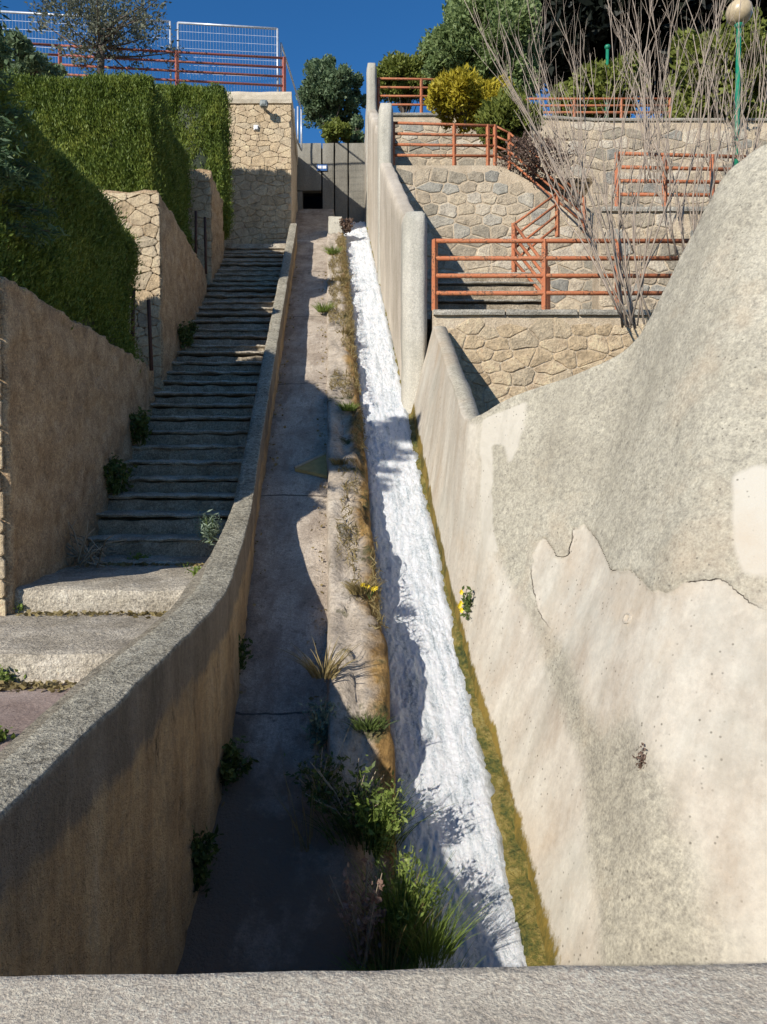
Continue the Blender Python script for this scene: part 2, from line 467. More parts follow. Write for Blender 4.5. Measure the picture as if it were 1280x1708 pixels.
def mat_left():
    """stair parapet: lichen-grey coping, grey render band under it, ochre streaked plaster below"""
    m, nt, bs = nodes_of('stair_parapet_render')
    d = attr(nt, 'below'); top = attr(nt, 'top')
    strk = noise_tex(nt, 5, 7, .7, stretch=(1, 1, .13)); big = noise_tex(nt, 2.2, 7, .7)
    fine = noise_tex(nt, 85, 3, .7); f2 = noise_tex(nt, 30, 4, .7)
    och = ramp(nt, strk, [(.28, (.26, .17, .09)), (.45, (.48, .325, .175)), (.6, (.60, .43, .245)), (.78, (.60, .49, .34))])
    och = mix(nt, mth(nt, 'MULTIPLY', vramp(nt, big, .5, .66), .6), och, (.20, .155, .105))
    blot = noise_tex(nt, 6, 8, .8, stretch=(1, 1, .4))
    och = mix(nt, vramp(nt, blot, .57, .68), och, (.085, .06, .038))
    och = mix(nt, mth(nt, 'MULTIPLY', vramp(nt, noise_tex(nt, 17, 7, .8), .5, .66), .7), och, (.36, .29, .20))
    band = ramp(nt, strk, [(.3, (.16, .13, .095)), (.5, (.27, .22, .165)), (.7, (.36, .305, .235))])
    dd = mth(nt, 'ADD', d, mth(nt, 'MULTIPLY', mth(nt, 'SUBTRACT', big, .5), .22))
    c = mix(nt, vramp(nt, mth(nt, 'ADD', dd, mth(nt, 'MULTIPLY', mth(nt, 'SUBTRACT', strk, .5), .25)), .235, .285), band, och)
    cop = ramp(nt, big, [(.3, (.29, .26, .205)), (.5, (.39, .355, .285)), (.7, (.49, .45, .37))])
    cop = mix(nt, .6, cop, ramp(nt, fine, [(.33, (.15, .15, .14)), (.5, (.5, .5, .5)), (.66, (.82, .82, .78))]), 'OVERLAY')
    cop = mix(nt, .6, cop, ramp(nt, f2, [(.3, (.12, .12, .1)), (.48, (.52, .52, .5)), (.7, (.76, .76, .72))]), 'OVERLAY')
    cop = mix(nt, vramp(nt, noise_tex(nt, 13, 6, .8), .56, .7), cop, (.15, .135, .10))
    c = mix(nt, top, c, cop)
    c = mix(nt, .35, c, ramp(nt, f2, [(.3, (.25, .25, .25)), (.5, (.5, .5, .5)), (.7, (.72, .72, .7))]), 'OVERLAY')
    nt.links.new(c, bs.inputs['Base Color'])
    bs.inputs['Roughness'].default_value = .93; bs.inputs['Specular IOR Level'].default_value = .2
    bump(nt, bs, mth(nt, 'ADD', mth(nt, 'ADD', fine, strk), mth(nt, 'ADD', f2, mth(nt, 'MULTIPLY', blot, 1.5))), 1.0, .025)
    return m
M['left'] = mat_left()

def mat_divider():
    m, nt, bs = nodes_of('divider_rock')
    sidef = attr(nt, 'across')
    big = noise_tex(nt, 2.4, 8, .7); f2 = noise_tex(nt, 26, 5, .75); strk = noise_tex(nt, 5, 7, .7, stretch=(1, .35, 1))
    pink = ramp(nt, big, [(.3, (.28, .235, .185)), (.5, (.45, .38, .30)), (.7, (.58, .51, .42))])
    och = ramp(nt, strk, [(.3, (.09, .06, .03)), (.45, (.22, .13, .045)), (.6, (.34, .21, .075)), (.75, (.22, .19, .11))])
    e = mth(nt, 'ADD', sidef, mth(nt, 'MULTIPLY', mth(nt, 'SUBTRACT', big, .5), 1.1))
    c = mix(nt, vramp(nt, e, .55, .82), pink, och)
    mo = noise_tex(nt, 3.0, 8, .75)
    c = mix(nt, vramp(nt, mth(nt, 'ADD', mo, mth(nt, 'MULTIPLY', sidef, .05)), .57, .66), c, (.075, .075, .03))
    c = mix(nt, .6, c, ramp(nt, f2, [(.28, (.15, .15, .14)), (.5, (.5, .5, .5)), (.72, (.74, .73, .7))]), 'OVERLAY')
    nt.links.new(c, bs.inputs['Base Color'])
    bs.inputs['Roughness'].default_value = .9; bs.inputs['Specular IOR Level'].default_value = .25
    bump(nt, bs, mth(nt, 'ADD', mth(nt, 'MULTIPLY', big, 2.0), f2), .9, .03)
    return m
M['divider'] = mat_divider()

def mat_foam():
    m, nt, bs = nodes_of('white_water')
    tc = attr(nt, 'along'); ac = attr(nt, 'across')
    cb = N(nt, 'ShaderNodeCombineXYZ'); nt.links.new(ac, cb.inputs[0]); nt.links.new(tc, cb.inputs[1])
    v = cb.outputs[0]
    n1 = noise_tex(nt, 10, 9, .75, vec=v, stretch=(1.2, .5, 1), dist=.5)
    n2 = noise_tex(nt, 60, 6, .8, vec=v, stretch=(1.0, .8, 1), dist=.3)
    n3 = noise_tex(nt, 5.0, 6, .7, vec=v, stretch=(3.0, .22, 1), dist=.6)
    f = mth(nt, 'ADD', mth(nt, 'MULTIPLY', n1, .32), mth(nt, 'ADD', mth(nt, 'MULTIPLY', n2, .34), mth(nt, 'MULTIPLY', n3, .34)))
    c = ramp(nt, f, [(.37, (.18, .22, .235)), (.42, (.42, .475, .50)), (.463, (.70, .74, .76)), (.50, (.88, .895, .90)), (.56, (.95, .955, .96))])
    # thinner, clearer water along both margins
    rim = mth(nt, 'ABSOLUTE', mth(nt, 'SUBTRACT', ac, .685))
    rimf = mth(nt, 'MULTIPLY', vramp(nt, mth(nt, 'ADD', rim, mth(nt, 'MULTIPLY', mth(nt, 'SUBTRACT', n1, .5), .16)), .245, .31), .8)
    c = mix(nt, rimf, c, (.20, .21, .17))
    nt.links.new(c, bs.inputs['Base Color'])
    bs.inputs['Roughness'].default_value = .35
    bs.inputs['Specular IOR Level'].default_value = .4
    bs.inputs['Subsurface Weight'].default_value = .25
    bs.inputs['Subsurface Radius'].default_value = (.03, .035, .04)
    bs.inputs['Subsurface Scale'].default_value = .5
    bump(nt, bs, mth(nt, 'ADD', n1, mth(nt, 'MULTIPLY', n2, 1.2)), .8, .045)
    return m
M['foam'] = mat_foam()

# ------------------------------------------------------------------ terrain
def build_terrain():
    xs = [-400, -60, -20, -8, -4, -2.2, 0, 2, 4, 8, 20, 60, 400]
    ys = [-400, -60, -10, 0, 2, 4, 6, 8, 10, 12, 14, 16, 18, 20, 24, 40, 120, 900]
    V = []; Fc = []
    for y in ys:
        for x in xs:
            z = min(7.6, max(-3.4, SL * y - 5.6))
            if y < 1 and x: z = -3.4
            V.append((x, y, z))
    n = len(xs)
    for i in range(len(ys) - 1):
        for j in range(n - 1):
            a = i * n + j; Fc.append((a, a + 1, a + n + 1, a + n))
    tag(mk('hillside', V, Fc, M['soil']), kind='structure')
build_terrain()

C_STAIR, C_COP, C_FLOOR, C_DIV, C_WAT = 4.0, 3.7, 4.20, 4.0, 4.42
def CDIV(y): return 4.0 + .12 * sstep(5.5, 10, y) - .13 * math.exp(-((y - 4.95) / .42) ** 2)
Y_BACK = 20.3

# dry channel + chute bed
def build_channel():
    rows = []
    ny, nx = 260, 26
    for i in range(ny + 1):
        y = 1.6 + (Y_BACK - 1.6) * i / ny
        r_ = []
        for j in range(nx + 1):
            X0 = -1.15 + 2.3 * j / nx
            p = ch(y, X0, C_FLOOR if X0 < .2 else C_FLOOR + .75)
            p.z += .022 * fbm(p, 2.2, 4) + .01 * fbm(p, 9, 2)
            p.z = max(p.z, -3.1)
            r_.append(p)
        rows.append(r_)
    o = grid_obj('channel_bed', rows, M['floor'])
    fattr(o, 'silt_shade', [sstep(5.4, 4.0, p.y) * .75 + .45 * sstep(-.42, -.62, p.x - DX * p.y) for r_ in rows for p in r_])  # lower end darkened for wet mud and deep shade together
    tag(o, kind='structure')
    rows = []
    ny, nx = 1700, 64
    al, ac = [], []
    for i in range(ny + 1):
        y = 1.9 + (19.6 - 1.9) * i / ny
        r_ = []
        for j in range(nx + 1):
            u = j / nx
            X0 = .34 + .69 * u
            p = ch(y, X0, C_WAT)
            q = Vector((X0 * 6, y * 2.6, 0))
            e = min(1, min(u, 1 - u) * 7)
            h = .018 * noise.fractal(q, .8, 2.1, 4) + .012 * abs(noise.noise(q * 2.3)) + .035 * noise.noise(Vector((X0 * 2, y * .8, 5))) + .020 * abs(noise.noise(Vector((X0 * 30, y * 12, 2)))) + .010 * noise.noise(Vector((X0 * 60, y * 36, 4))) + .012 * abs(noise.noise(Vector((X0 * 18, y * 6, 8))))
            p.z += h * (.35 + .65 * e) + .045 * e
            p.x += .01 * noise.noise(q * 1.7)
            r_.append(p); al.append(y * 1.15); ac.append(X0)
        rows.append(r_)
    w = grid_obj('water', rows, M['foam'])
    fattr(w, 'along', al); fattr(w, 'across', ac)
    tag(w, kind='structure')
build_channel()

# divider between dry channel and chute
def build_divider():
    root = empty('channel_divider', ch(10, .2, C_FLOOR), 'low lumpy mossy divider between dry channel and rushing white water', 'divider')
    rows = []; sa = []
    prof = [(.0, -.5), (-.01, -.2), (0.0, -.03), (.012, -.004), (.05, .0), (.09, .004), (.13, .006), (.17, .008), (.21, .008), (.25, .006), (.29, .0), (.33, -.01), (.365, -.035), (.385, -.09), (.39, -.2), (.39, -.95)]
    ny = 620
    for i in range(ny + 1):
        y = 4.0 + (17.4 - 4.0) * i / ny
        r_ = []
        k = sstep(4.0, 4.55, y)
        for (X0, dz) in prof:
            p = ch(y, X0, CDIV(y))
            rough = sstep(.03, .2, X0) * .9 + .1
            b = noise.fractal(Vector((X0 * 3.5, y * 2.0, 2)), .9, 2.1, 4)
            cell = noise.cell(Vector((X0 * 6.5 + .3 * noise.noise(Vector((y * 3, X0, 0))), y * 3.6 + .4 * noise.noise(Vector((X0 * 8, y * 2, 3))), 0))) - .5
            if dz > -.3: p.z += dz + rough * (.06 * b + .07 * cell + .035 * noise.noise(Vector((X0 * 14, y * 9, 1))))
            else: p.z += dz
            p.x += .024 * noise.noise(Vector((y * 2.2, X0 * 3, 9))) + .02 * noise.noise(Vector((y * 9, 4, 9))) * (X0 > .3)
            if dz > -.3: p.z -= (1 - k) * .35
            r_.append(p); sa.append(max(0, min(1, X0 / .4)))
        rows.append(r_)
    o = grid_obj('rubble_top', rows, M['divider'], root)
    fattr(o, 'across', sa)
    y = 17.3
    hexa('end_block', [ch(y, 0.01, 4.6), ch(y, .35, 4.6), ch(y + .5, .35, 4.6), ch(y + .5, .01, 4.6),
                       ch(y, 0.01, 3.72), ch(y, .35, 3.72), ch(y, .35, 3.72) + Vector((0, .5, 0)), ch(y, .01, 3.72) + Vector((0, .5, 0))],
         M['pale_block'], root, (4, 4, 6), .012, 4, .015)
build_divider()

# ------------------------------------------------------------------ stair flight
def build_stairs():
    root = empty('stone_staircase', ch(6.1, -1.4, C_STAIR), 'long shaded flight of worn concrete steps climbing beside the dry channel', 'staircase')
    y = 6.1; z = SL * 6.1 - C_STAIR
    tread = .3; rise = SL * tread
    n = 0
    while y < 16.0:
        c = chbox8(-2.08, -.70, y, y + tread + .25, z - rise - .25, z)
        st = hexa('step', [Vector(v_) - Vector((0, 0, .05 if k_ > 3 else 0)) for k_, v_ in enumerate(c)], M['riser'], root, (18, 3, 6), .02, 5, .012)
        ov = random.uniform(.006, .028); dz = random.uniform(-.016, .016); tw = random.uniform(-.025, .025)
        slab = chbox8(-2.08, -.70, y - ov, y + tread + .1, z - .052 + dz, z + dz)
        slab = [Vector(v_) + Vector((0, tw if i_ in (0, 4) else -tw if i_ in (1, 5) else 0, 0)) for i_, v_ in enumerate(slab)]
        V_, F_ = hexa_vf(slab, (26, 4, 2), .016, 8, .016, random.uniform(0, 40))
        sl = mk('nosing_slab', V_, F_, M['step'], None)
        sl.parent = st; sl.matrix_parent_inverse = st.matrix_parent_inverse.inverted() if False else Matrix()
        y += tread; z += rise; n += 1
    # landing under the tower
    hexa('landing', chbox8(-2.08, -.70, y, y + 2.2, z - .6, z), M['step'], root, (10, 8, 4), .014, 4, .01)
    # broad lower treads
    def low(name, ya, yb, zt, xl, xr, m):
        hexa(name, [(xl, ya, zt - .4), (xr(ya), ya, zt - .4), (xr(yb), yb, zt - .4), (xl, yb, zt - .4),
                    (xl, ya, zt), (xr(ya), ya, zt), (xr(yb), yb, zt + .015), (xl, yb, zt + .015)], m, root, (34, 18, 6), .016, 3.2, .016)
    xr = lambda yy: interp(COP_IN_X, yy) + .05
    low('broad_step', 4.89, 6.2, -.69, -3.4, xr, M['step'])
    low('broad_step', 3.84, 4.96, -.865, -3.6, xr, M['step'])
    low('paved_landing', .9, 3.92, -1.03, -4.0, xr, M['red_floor'])

# stair parapet: outer edge / inner edge / height along Y
def _pt(px, py, Y): return at(px, py, Y)
_o = [_pt(41, 1320, 2.22), _pt(179, 1186, 2.8), _pt(292, 1080, 3.5), _pt(378, 991, 4.5), _pt(406, 902, 5.55)]
_s = ch(7.07, -.636, C_COP)
COP_OUT_X = [(.9, -1.1), (1.7, -1.06)] + [(p.y, p.x) for p in _o] + [(7.07, _s.x), (17, -.636 + DX * 17)]
COP_Z = [(.9, -1.0), (1.7, -.94)] + [(p.y, p.z) for p in _o] + [(6.4, SL * 6.4 - C_COP - .03), (7.07, _s.z), (17, SL * 17 - C_COP)]
_i = [_pt(0, 1280, 2.4), _pt(81, 1206, 2.75), _pt(162, 1133, 3.2), _pt(260, 1052, 3.82), _pt(333, 991, 4.65), _pt(345, 942, 5.1)]
COP_IN_X = [(.9, -1.3), (1.7, -1.24)] + [(p.y, p.x) for p in _i] + [(6.45, -.78 + DX * 6.45), (17, -.78 + DX * 17)]

def smooth_interp(pts, y, w=.35):
    return (interp(pts, y) * 2 + interp(pts, y - w) + interp(pts, y + w) + interp(pts, y - w / 2) + interp(pts, y + w / 2)) / 6

def build_parapet():
    root = empty('stair_parapet', (-1.0, 5, -1.4), 'low curving parapet with gritty coping between the stairs and dry channel', 'parapet wall')
    rows = []; below = []; top = []
    ys = np.concatenate([np.linspace(.9, 7.5, 230), np.linspace(7.53, 16.35, 170)])
    for y in ys:
        zt = smooth_interp(COP_Z, y); xo = smooth_interp(COP_OUT_X, y, .3); xi = smooth_interp(COP_IN_X, y, .3)
        zf = max(SL * y - C_FLOOR - .12, -3.05)
        st = .085 * (1 - sstep(4.6, 5.6, y))
        r_ = []
        def add(x, z, b, t, amp=.008):
            p = Vector((x, y, z))
            p += noise.noise_vector(p * 4) * amp + noise.noise_vector(p * 14) * amp * .6
            r_.append(p); below.append(b); top.append(t)
        add(xi - st - .01, zt - .5, .5, 0)
        if True:
            add(xi - st - .005, zt - .05, .05, .55)
            add(xi - .008, zt - .042, .04, .55)
        for u in (0, .04, .25, .5, .75, .955, .995):
            add(xi + (xo - xi) * u, zt + .004 * math.sin(math.pi * u) - (.012 if u == 0 else .002 if u == .995 else 0), 0, 1, .006)
        for v in [.004, .012] + list(np.linspace(.05, 1, 22)):
            add(xo + .003, zt - .004 - (zt - zf) * v, (zt - zf) * v, .6 if v < .01 else 0, .006 if v < .02 else .014)
        rows.append(r_)
    o = grid_obj('wall_body', rows, M['left'], root, smooth=True)
    fattr(o, 'below', below); fattr(o, 'top', top)
    hexa('end_face', chbox8(-.785, -.632, 16.36, 16.6, SL * 16.3 - 4.6, SL * 16.35 - C_COP + .03), M['pale_block'], root, (2, 2, 3), .006, 5, .01)
    # taller stub where the parapet meets the tower
build_stairs()
build_parapet()

# ------------------------------------------------------------------ rubble masonry
def clip_half(poly, m, d):
    """keep the part of poly on the side of m away from direction d"""
    out = []
    for i in range(len(poly)):
        p, q = poly[i], poly[(i + 1) % len(poly)]
        sp = (p[0] - m[0]) * d[0] + (p[1] - m[1]) * d[1]; sq = (q[0] - m[0]) * d[0] + (q[1] - m[1]) * d[1]
        if sp <= 0: out.append(p)
        if (sp < 0 < sq) or (sq < 0 < sp):
            t = sp / (sp - sq); out.append((p[0] + (q[0] - p[0]) * t, p[1] + (q[1] - p[1]) * t))
    return out

def stone_mesh(poly, d, rs):
    """a hewn stone from its outline: jittered edges, eased arris, uneven face"""
    ring = []
    n0 = len(poly)
    size = max(max(p[0] for p in poly) - min(p[0] for p in poly), max(p[1] for p in poly) - min(p[1] for p in poly))
    for i in range(n0):
        a, b = poly[i], poly[(i + 1) % n0]
        L = math.hypot(b[0] - a[0], b[1] - a[1])
        cut = min(.28, .018 / max(L, .01))
        ring.append((a[0] + (b[0] - a[0]) * cut, a[1] + (b[1] - a[1]) * cut))
        if L > size * .35:
            nx, ny = (b[1] - a[1]) / L, -(b[0] - a[0]) / L
            j = rs.uniform(-.035, .008) * size
            ring.append(((a[0] + b[0]) / 2 + nx * j, (a[1] + b[1]) / 2 + ny * j))
        ring.append((b[0] + (a[0] - b[0]) * cut, b[1] + (a[1] - b[1]) * cut))
    n = len(ring); V = []; Fc = []
    tx, ty = rs.uniform(-.5, .5) / size, rs.uniform(-.5, .5) / size
    base = rs.uniform(.55, 1.25)
    for s_, dep in ((1, -1.2), (.985, .35), (.88, .85), (.45, 1.0)):
        for (a, b) in ring:
            V.append((a * s_, b * s_, d * (dep * (base if dep > 0 else 1) + (tx * a + ty * b) * max(dep, 0) + rs.uniform(-.2, .2) * (dep > 0))))
    for q in range(3):
        for k in range(n):
            a = q * n + k; b = q * n + (k + 1) % n
            Fc.append((a, b, b + n, a + n))
    V.append((0, 0, d * base * rs.uniform(.9, 1.2)))
    for k in range(n): Fc.append((3 * n + k, 3 * n + (k + 1) % n, 4 * n))
    me = bpy.data.meshes.new('stone'); me.from_pydata(V, [], Fc); me.update()
    return me

def rubble(root, origin, u, v, W, H, sw, sh, mat, depth=.03, gap=.018, inside=None, jitter=.3, limit=300):
    """rubble masonry: irregular cells of a jittered coursed layout, each stone a part of the wall"""
    u = Vector(u).normalized(); v = Vector(v).normalized(); nrm = u.cross(v)
    rs = random.Random(int(W * 1000 + H * 77))
    asp = sw / sh
    rows = max(1, int(round(H / sh))); cols = max(1, int(round(W / sw)))
    seeds = []
    for r_ in range(-1, rows + 1):
        for c_ in range(-1, cols + 1):
            seeds.append(((c_ + .5 + .5 * (r_ % 2) - .25 + rs.uniform(-1, 1) * jitter) * sw,
                          (r_ + .5 + rs.uniform(-1, 1) * jitter * .75) * sh))
    seeds = [q for q in seeds if rs.random() > .2]
    cnt = 0
    rot = Matrix((u, v, nrm)).transposed().to_4x4()
    for (a, b) in seeds:
        if not (-sw * .5 < a < W + sw * .5 and -sh * .5 < b < H + sh * .5): continue
        poly = [(0, 0), (W, 0), (W, H), (0, H)]
        for (c, d) in seeds:
            if (c, d) == (a, b) or abs(c - a) > sw * 2.6 or abs(d - b) > sh * 2.6: continue
            dx_, dy_ = c - a, (d - b) * asp * asp       # wide flat cells
            m_ = ((a + c) / 2, (b + d) / 2)
            poly = clip_half(poly, m_, (dx_, dy_))
            if len(poly) < 3: break
        if len(poly) < 3: continue
        xs = [p[0] for p in poly]; ys = [p[1] for p in poly]
        w, h = max(xs) - min(xs), max(ys) - min(ys)
        if w < sw * .25 or h < sh * .25: continue
        cx_, cy_ = sum(xs) / len(xs), sum(ys) / len(ys)
        if inside is not None and not inside(cx_, cy_, w, h): continue
        if cnt >= limit: break
        kx, ky = max(.5, 1 - gap / w), max(.5, 1 - gap / h)
        loc = [((p[0] - cx_) * kx, (p[1] - cy_) * ky) for p in poly]
        o = link('stone', stone_mesh(loc, depth, rs), mat, root)
        P = Vector(origin) + u * cx_ + v * cy_
        o.matrix_parent_inverse = Matrix()
        o.matrix_local = Matrix.Translation(P - root.location) @ rot
        cnt += 1
    return cnt

# ------------------------------------------------------------------ left terrace walls
X0L = -2.0
def side_wall(name, label, ya, yb, zt, zbf, zbb, xleft, mat_side, front_stones=None, grp=None):
    """block whose right face follows the stairs"""
    root = empty(name, (X0L + DX * ya, ya, zbf), label, 'wall', grp)
    c = [(xleft, ya, zbf), (X0L + DX * ya, ya, zbf), (X0L + DX * yb, yb, zbb), (xleft, yb, zbb),
         (xleft, ya, zt), (X0L + DX * ya, ya, zt), (X0L + DX * yb, yb, zt), (xleft, yb, zt)]
    hexa('wall_body', c, mat_side, root, (16, 110, 64), .03, 5.0, .02, smooth=True)
    return root

w1 = side_wall('planter_wall', 'tall brown rubble planter wall beside the lowest steps, sunlit end at picture edge', 4.82, 8.9, 1.29, -1.3, .2, -4.6, M['brown_plaster'])
rubble(w1, (-4.0, 4.80, -1.05), (1, 0, 0), (0, 0, 1), 1.63, 2.3, .2, .14, M['stone_warm'], .010, .008)
w2 = side_wall('planter_wall', 'middle planter wall with sunlit stone front under the big clipped hedge', 9.35, 12.9, 3.46, .6, 2.4, -5.6, M['brown_plaster'])
_a = at(150, 570, 9.33)
rubble(w2, (-4.35, 9.33, 1.0), (1, 0, 0), (0, 0, 1), 4.35 - 2.0 + DX * 9.33, 2.42, .19, .12, M['stone_warm'], .006, .005)
w3 = side_wall('planter_wall', 'uppermost narrow stone pier half shaded beside the stair top', 13.5, 15.2, 5.35, 2.6, 3.6, -5.6, M['brown_plaster'])
rubble(w3, (-4.2, 13.48, 3.2), (1, 0, 0), (0, 0, 1), 4.2 - 2.0 + DX * 13.5, 2.1, .2, .13, M['stone_warm'], .006, .005)

# tower at the head of the stairs
def build_tower():
    pr = at(486, 152, 17.0); zt = pr.z; xr = pr.x
    root = empty('retaining_tower', (xr, 17, 4.0), 'tall sunlit rubble retaining wall with concrete cap at the stair head', 'wall')
    xl = -9.0
    hexa('wall_body', [(xl, 17, 3.5), (xr + .02, 17, 3.5), (xr + .02 + DX * 3.2, 20.25, 3.5), (xl, 20.25, 3.5),
                       (xl, 17, zt - .28), (xr - .01, 17, zt - .28), (xr + DX * 3.2, 20.25, zt - .28), (xl, 20.25, zt - .28)],
         M['mortar'], root, (30, 14, 20), .03, 2.5, .02, smooth=True)
    hexa('cap', [(xl, 16.96, zt - .277), (xr + .03, 16.96, zt - .277), (xr + .03 + DX * 3.2, 20.28, zt - .277), (xl, 20.28, zt - .277),
                 (xl, 16.96, zt), (xr + .03, 16.96, zt), (xr + .03 + DX * 3.2, 20.28, zt), (xl, 20.28, zt)],
         M['parapet'], root, (30, 8, 3), .012, 3, .02)
    rubble(root, (-4.1, 16.975, 4.6), (1, 0, 0), (0, 0, 1), xr + 4.1, zt - .3 - 4.6, .21, .125, M['stone_warm'], .006, .005)
    return zt, xr
TZ, TXR = build_tower()

# ------------------------------------------------------------------ back wall of the channel head
def build_back():
    Y = Y_BACK
    zt = at(550, 238, Y).z
    xs = [at(p, 238, Y).x for p in (488, 537, 558, 581, 612)]
    root = empty('head_wall', ((xs[0] + xs[-1]) / 2, Y, SL * Y - C_FLOOR), 'grey concrete panel wall closing the channel head above a dark culvert', 'wall')
    zo = at(520, 318, Y).z; zb = SL * Y - C_FLOOR - .6
    for i in range(4):
        z0 = zo if i == 0 else zb
        hexa('panel', box8(xs[i] + .012, xs[i + 1] - .012, Y, Y + .22, z0, zt), M['grey_panel'], root, (5, 2, 10), .008, 3, .008)
    xo0, xo1 = at(505, 330, Y).x, at(537, 330, Y).x
    hexa('panel', box8(xs[0], xo0, Y, Y + .22, zb, zo - .012), M['grey_panel'], root, (2, 2, 5), .006, 3, .006)
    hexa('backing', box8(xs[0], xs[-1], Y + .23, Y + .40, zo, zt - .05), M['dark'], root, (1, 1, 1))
    hexa('culvert_shade_panel', box8(xs[0], xs[1] + .3, Y + 1.2, Y + 1.4, zb, zo + .4), M['dark'], root, (1, 1, 1))  # black sheet: the culvert's inner shade put into its colour
    hexa('culvert_floor', box8(xs[0], xs[1] + .3, Y + .25, Y + 1.2, zb - .3, zb + .3), M['floor'], root, (2, 2, 2))
    # little blue plate with two white marks
    a = at(529, 285, Y - .02); b = at(546, 275, Y - .02)
    s = empty('wall_plate', ((a.x + b.x) / 2, Y - .02, a.z), 'tiny blue plate with white marks on the shaded head wall', 'sign')
    hexa('plate', box8(a.x, b.x, Y - .035, Y - .006, a.z, b.z), M['blue'], s, (1, 1, 1))
    wd = b.x - a.x
    for k in (0, 1):
        hexa('white_mark', box8(a.x + wd * (.1 + .46 * k), a.x + wd * (.46 + .46 * k), Y - .045, Y - .0355, a.z + .05, b.z - .03), M['white'], s, (1, 1, 1))
build_back()

# ------------------------------------------------------------------ right side wall of the chute
XR_UP, XR_LOW = .98, .95
def pl_right(px, py, X0=XR_UP):
    r_ = ray(px, py); Y = X0 / (r_.x - DX); return r_ * Y

def build_right_wall():
    p1 = pl_right(613, 100); p2 = pl_right(634, 166); p3 = pl_right(682, 346)
    root = empty('chute_side_wall', ch(12, XR_UP, C_FLOOR), 'tall pale concrete side wall right of the white water, stepping up in pillars', 'wall')
    T = .24
    def seg(ya, yb, ca, cb, X0):
        f = lambda X, y, z: Vector((X + DX * y, y, z))
        za, zb = SL * ya - C_FLOOR - .4, SL * yb - C_FLOOR - .4
        c = [f(X0, ya, za), f(X0 + T, ya, za), f(X0 + T, yb, zb), f(X0, yb, zb),
             f(X0, ya, SL * ya - ca), f(X0 + T, ya, SL * ya - ca), f(X0 + T, yb, SL * yb - cb), f(X0, yb, SL * yb - cb)]
        return hexa('wall_segment', c, M['plaster'], root, (5, 40, 20), .014, 2.5, .02, smooth=True)
    def pillar(p, X0, w, L, zb):
        f = lambda X, y, z: Vector((X + DX * y, y, z))
        c = [f(X0, p.y, zb), f(X0 + w, p.y, zb), f(X0 + w, p.y + L, zb), f(X0, p.y + L, zb),
             f(X0, p.y, p.z - .03), f(X0 + w, p.y, p.z - .03), f(X0 + w, p.y + L, p.z), f(X0, p.y + L, p.z)]
        return hexa('pillar', c, M['pale_block'], root, (5, 5, 26), .012, 3, .03, smooth=True)
    seg(p3.y + .1, p2.y + .1, 2.26, 2.15, XR_UP)
    seg(p2.y + .12, p1.y + .1, 1.7, 1.55, XR_UP)
    # tail from pillar 1 back to the head wall
    f = lambda X, y, z: Vector((X + DX * y, y, z))
    zc = at(605, 236, Y_BACK).z
    y0, y1 = p1.y + .12, Y_BACK + .2
    c = [f(XR_UP, y0, SL * y0 - 5), f(XR_UP + T, y0, SL * y0 - 5), f(XR_UP + T, y1, SL * y1 - 5), f(XR_UP, y1, SL * y1 - 5),
         f(XR_UP, y0, p1.z - .1), f(XR_UP + T, y0, p1.z - .1), f(XR_UP + T, y1, zc), f(XR_UP, y1, zc)]
    hexa('wall_segment', c, M['plaster'], root, (4, 10, 20), .012, 2.5, .02, smooth=True)
    pillar(p1, XR_UP - .012, .25, .4, SL * p1.y - 4.7)
    pillar(p2, XR_UP - .02, .27, .4, SL * p2.y - 4.7)
    pillar(Vector((p3.x, p3.y, p3.z)), XR_LOW - .03, .29, .35, SL * p3.y - 4.7)
    return p1, p2, p3
P1, P2, P3 = build_right_wall()

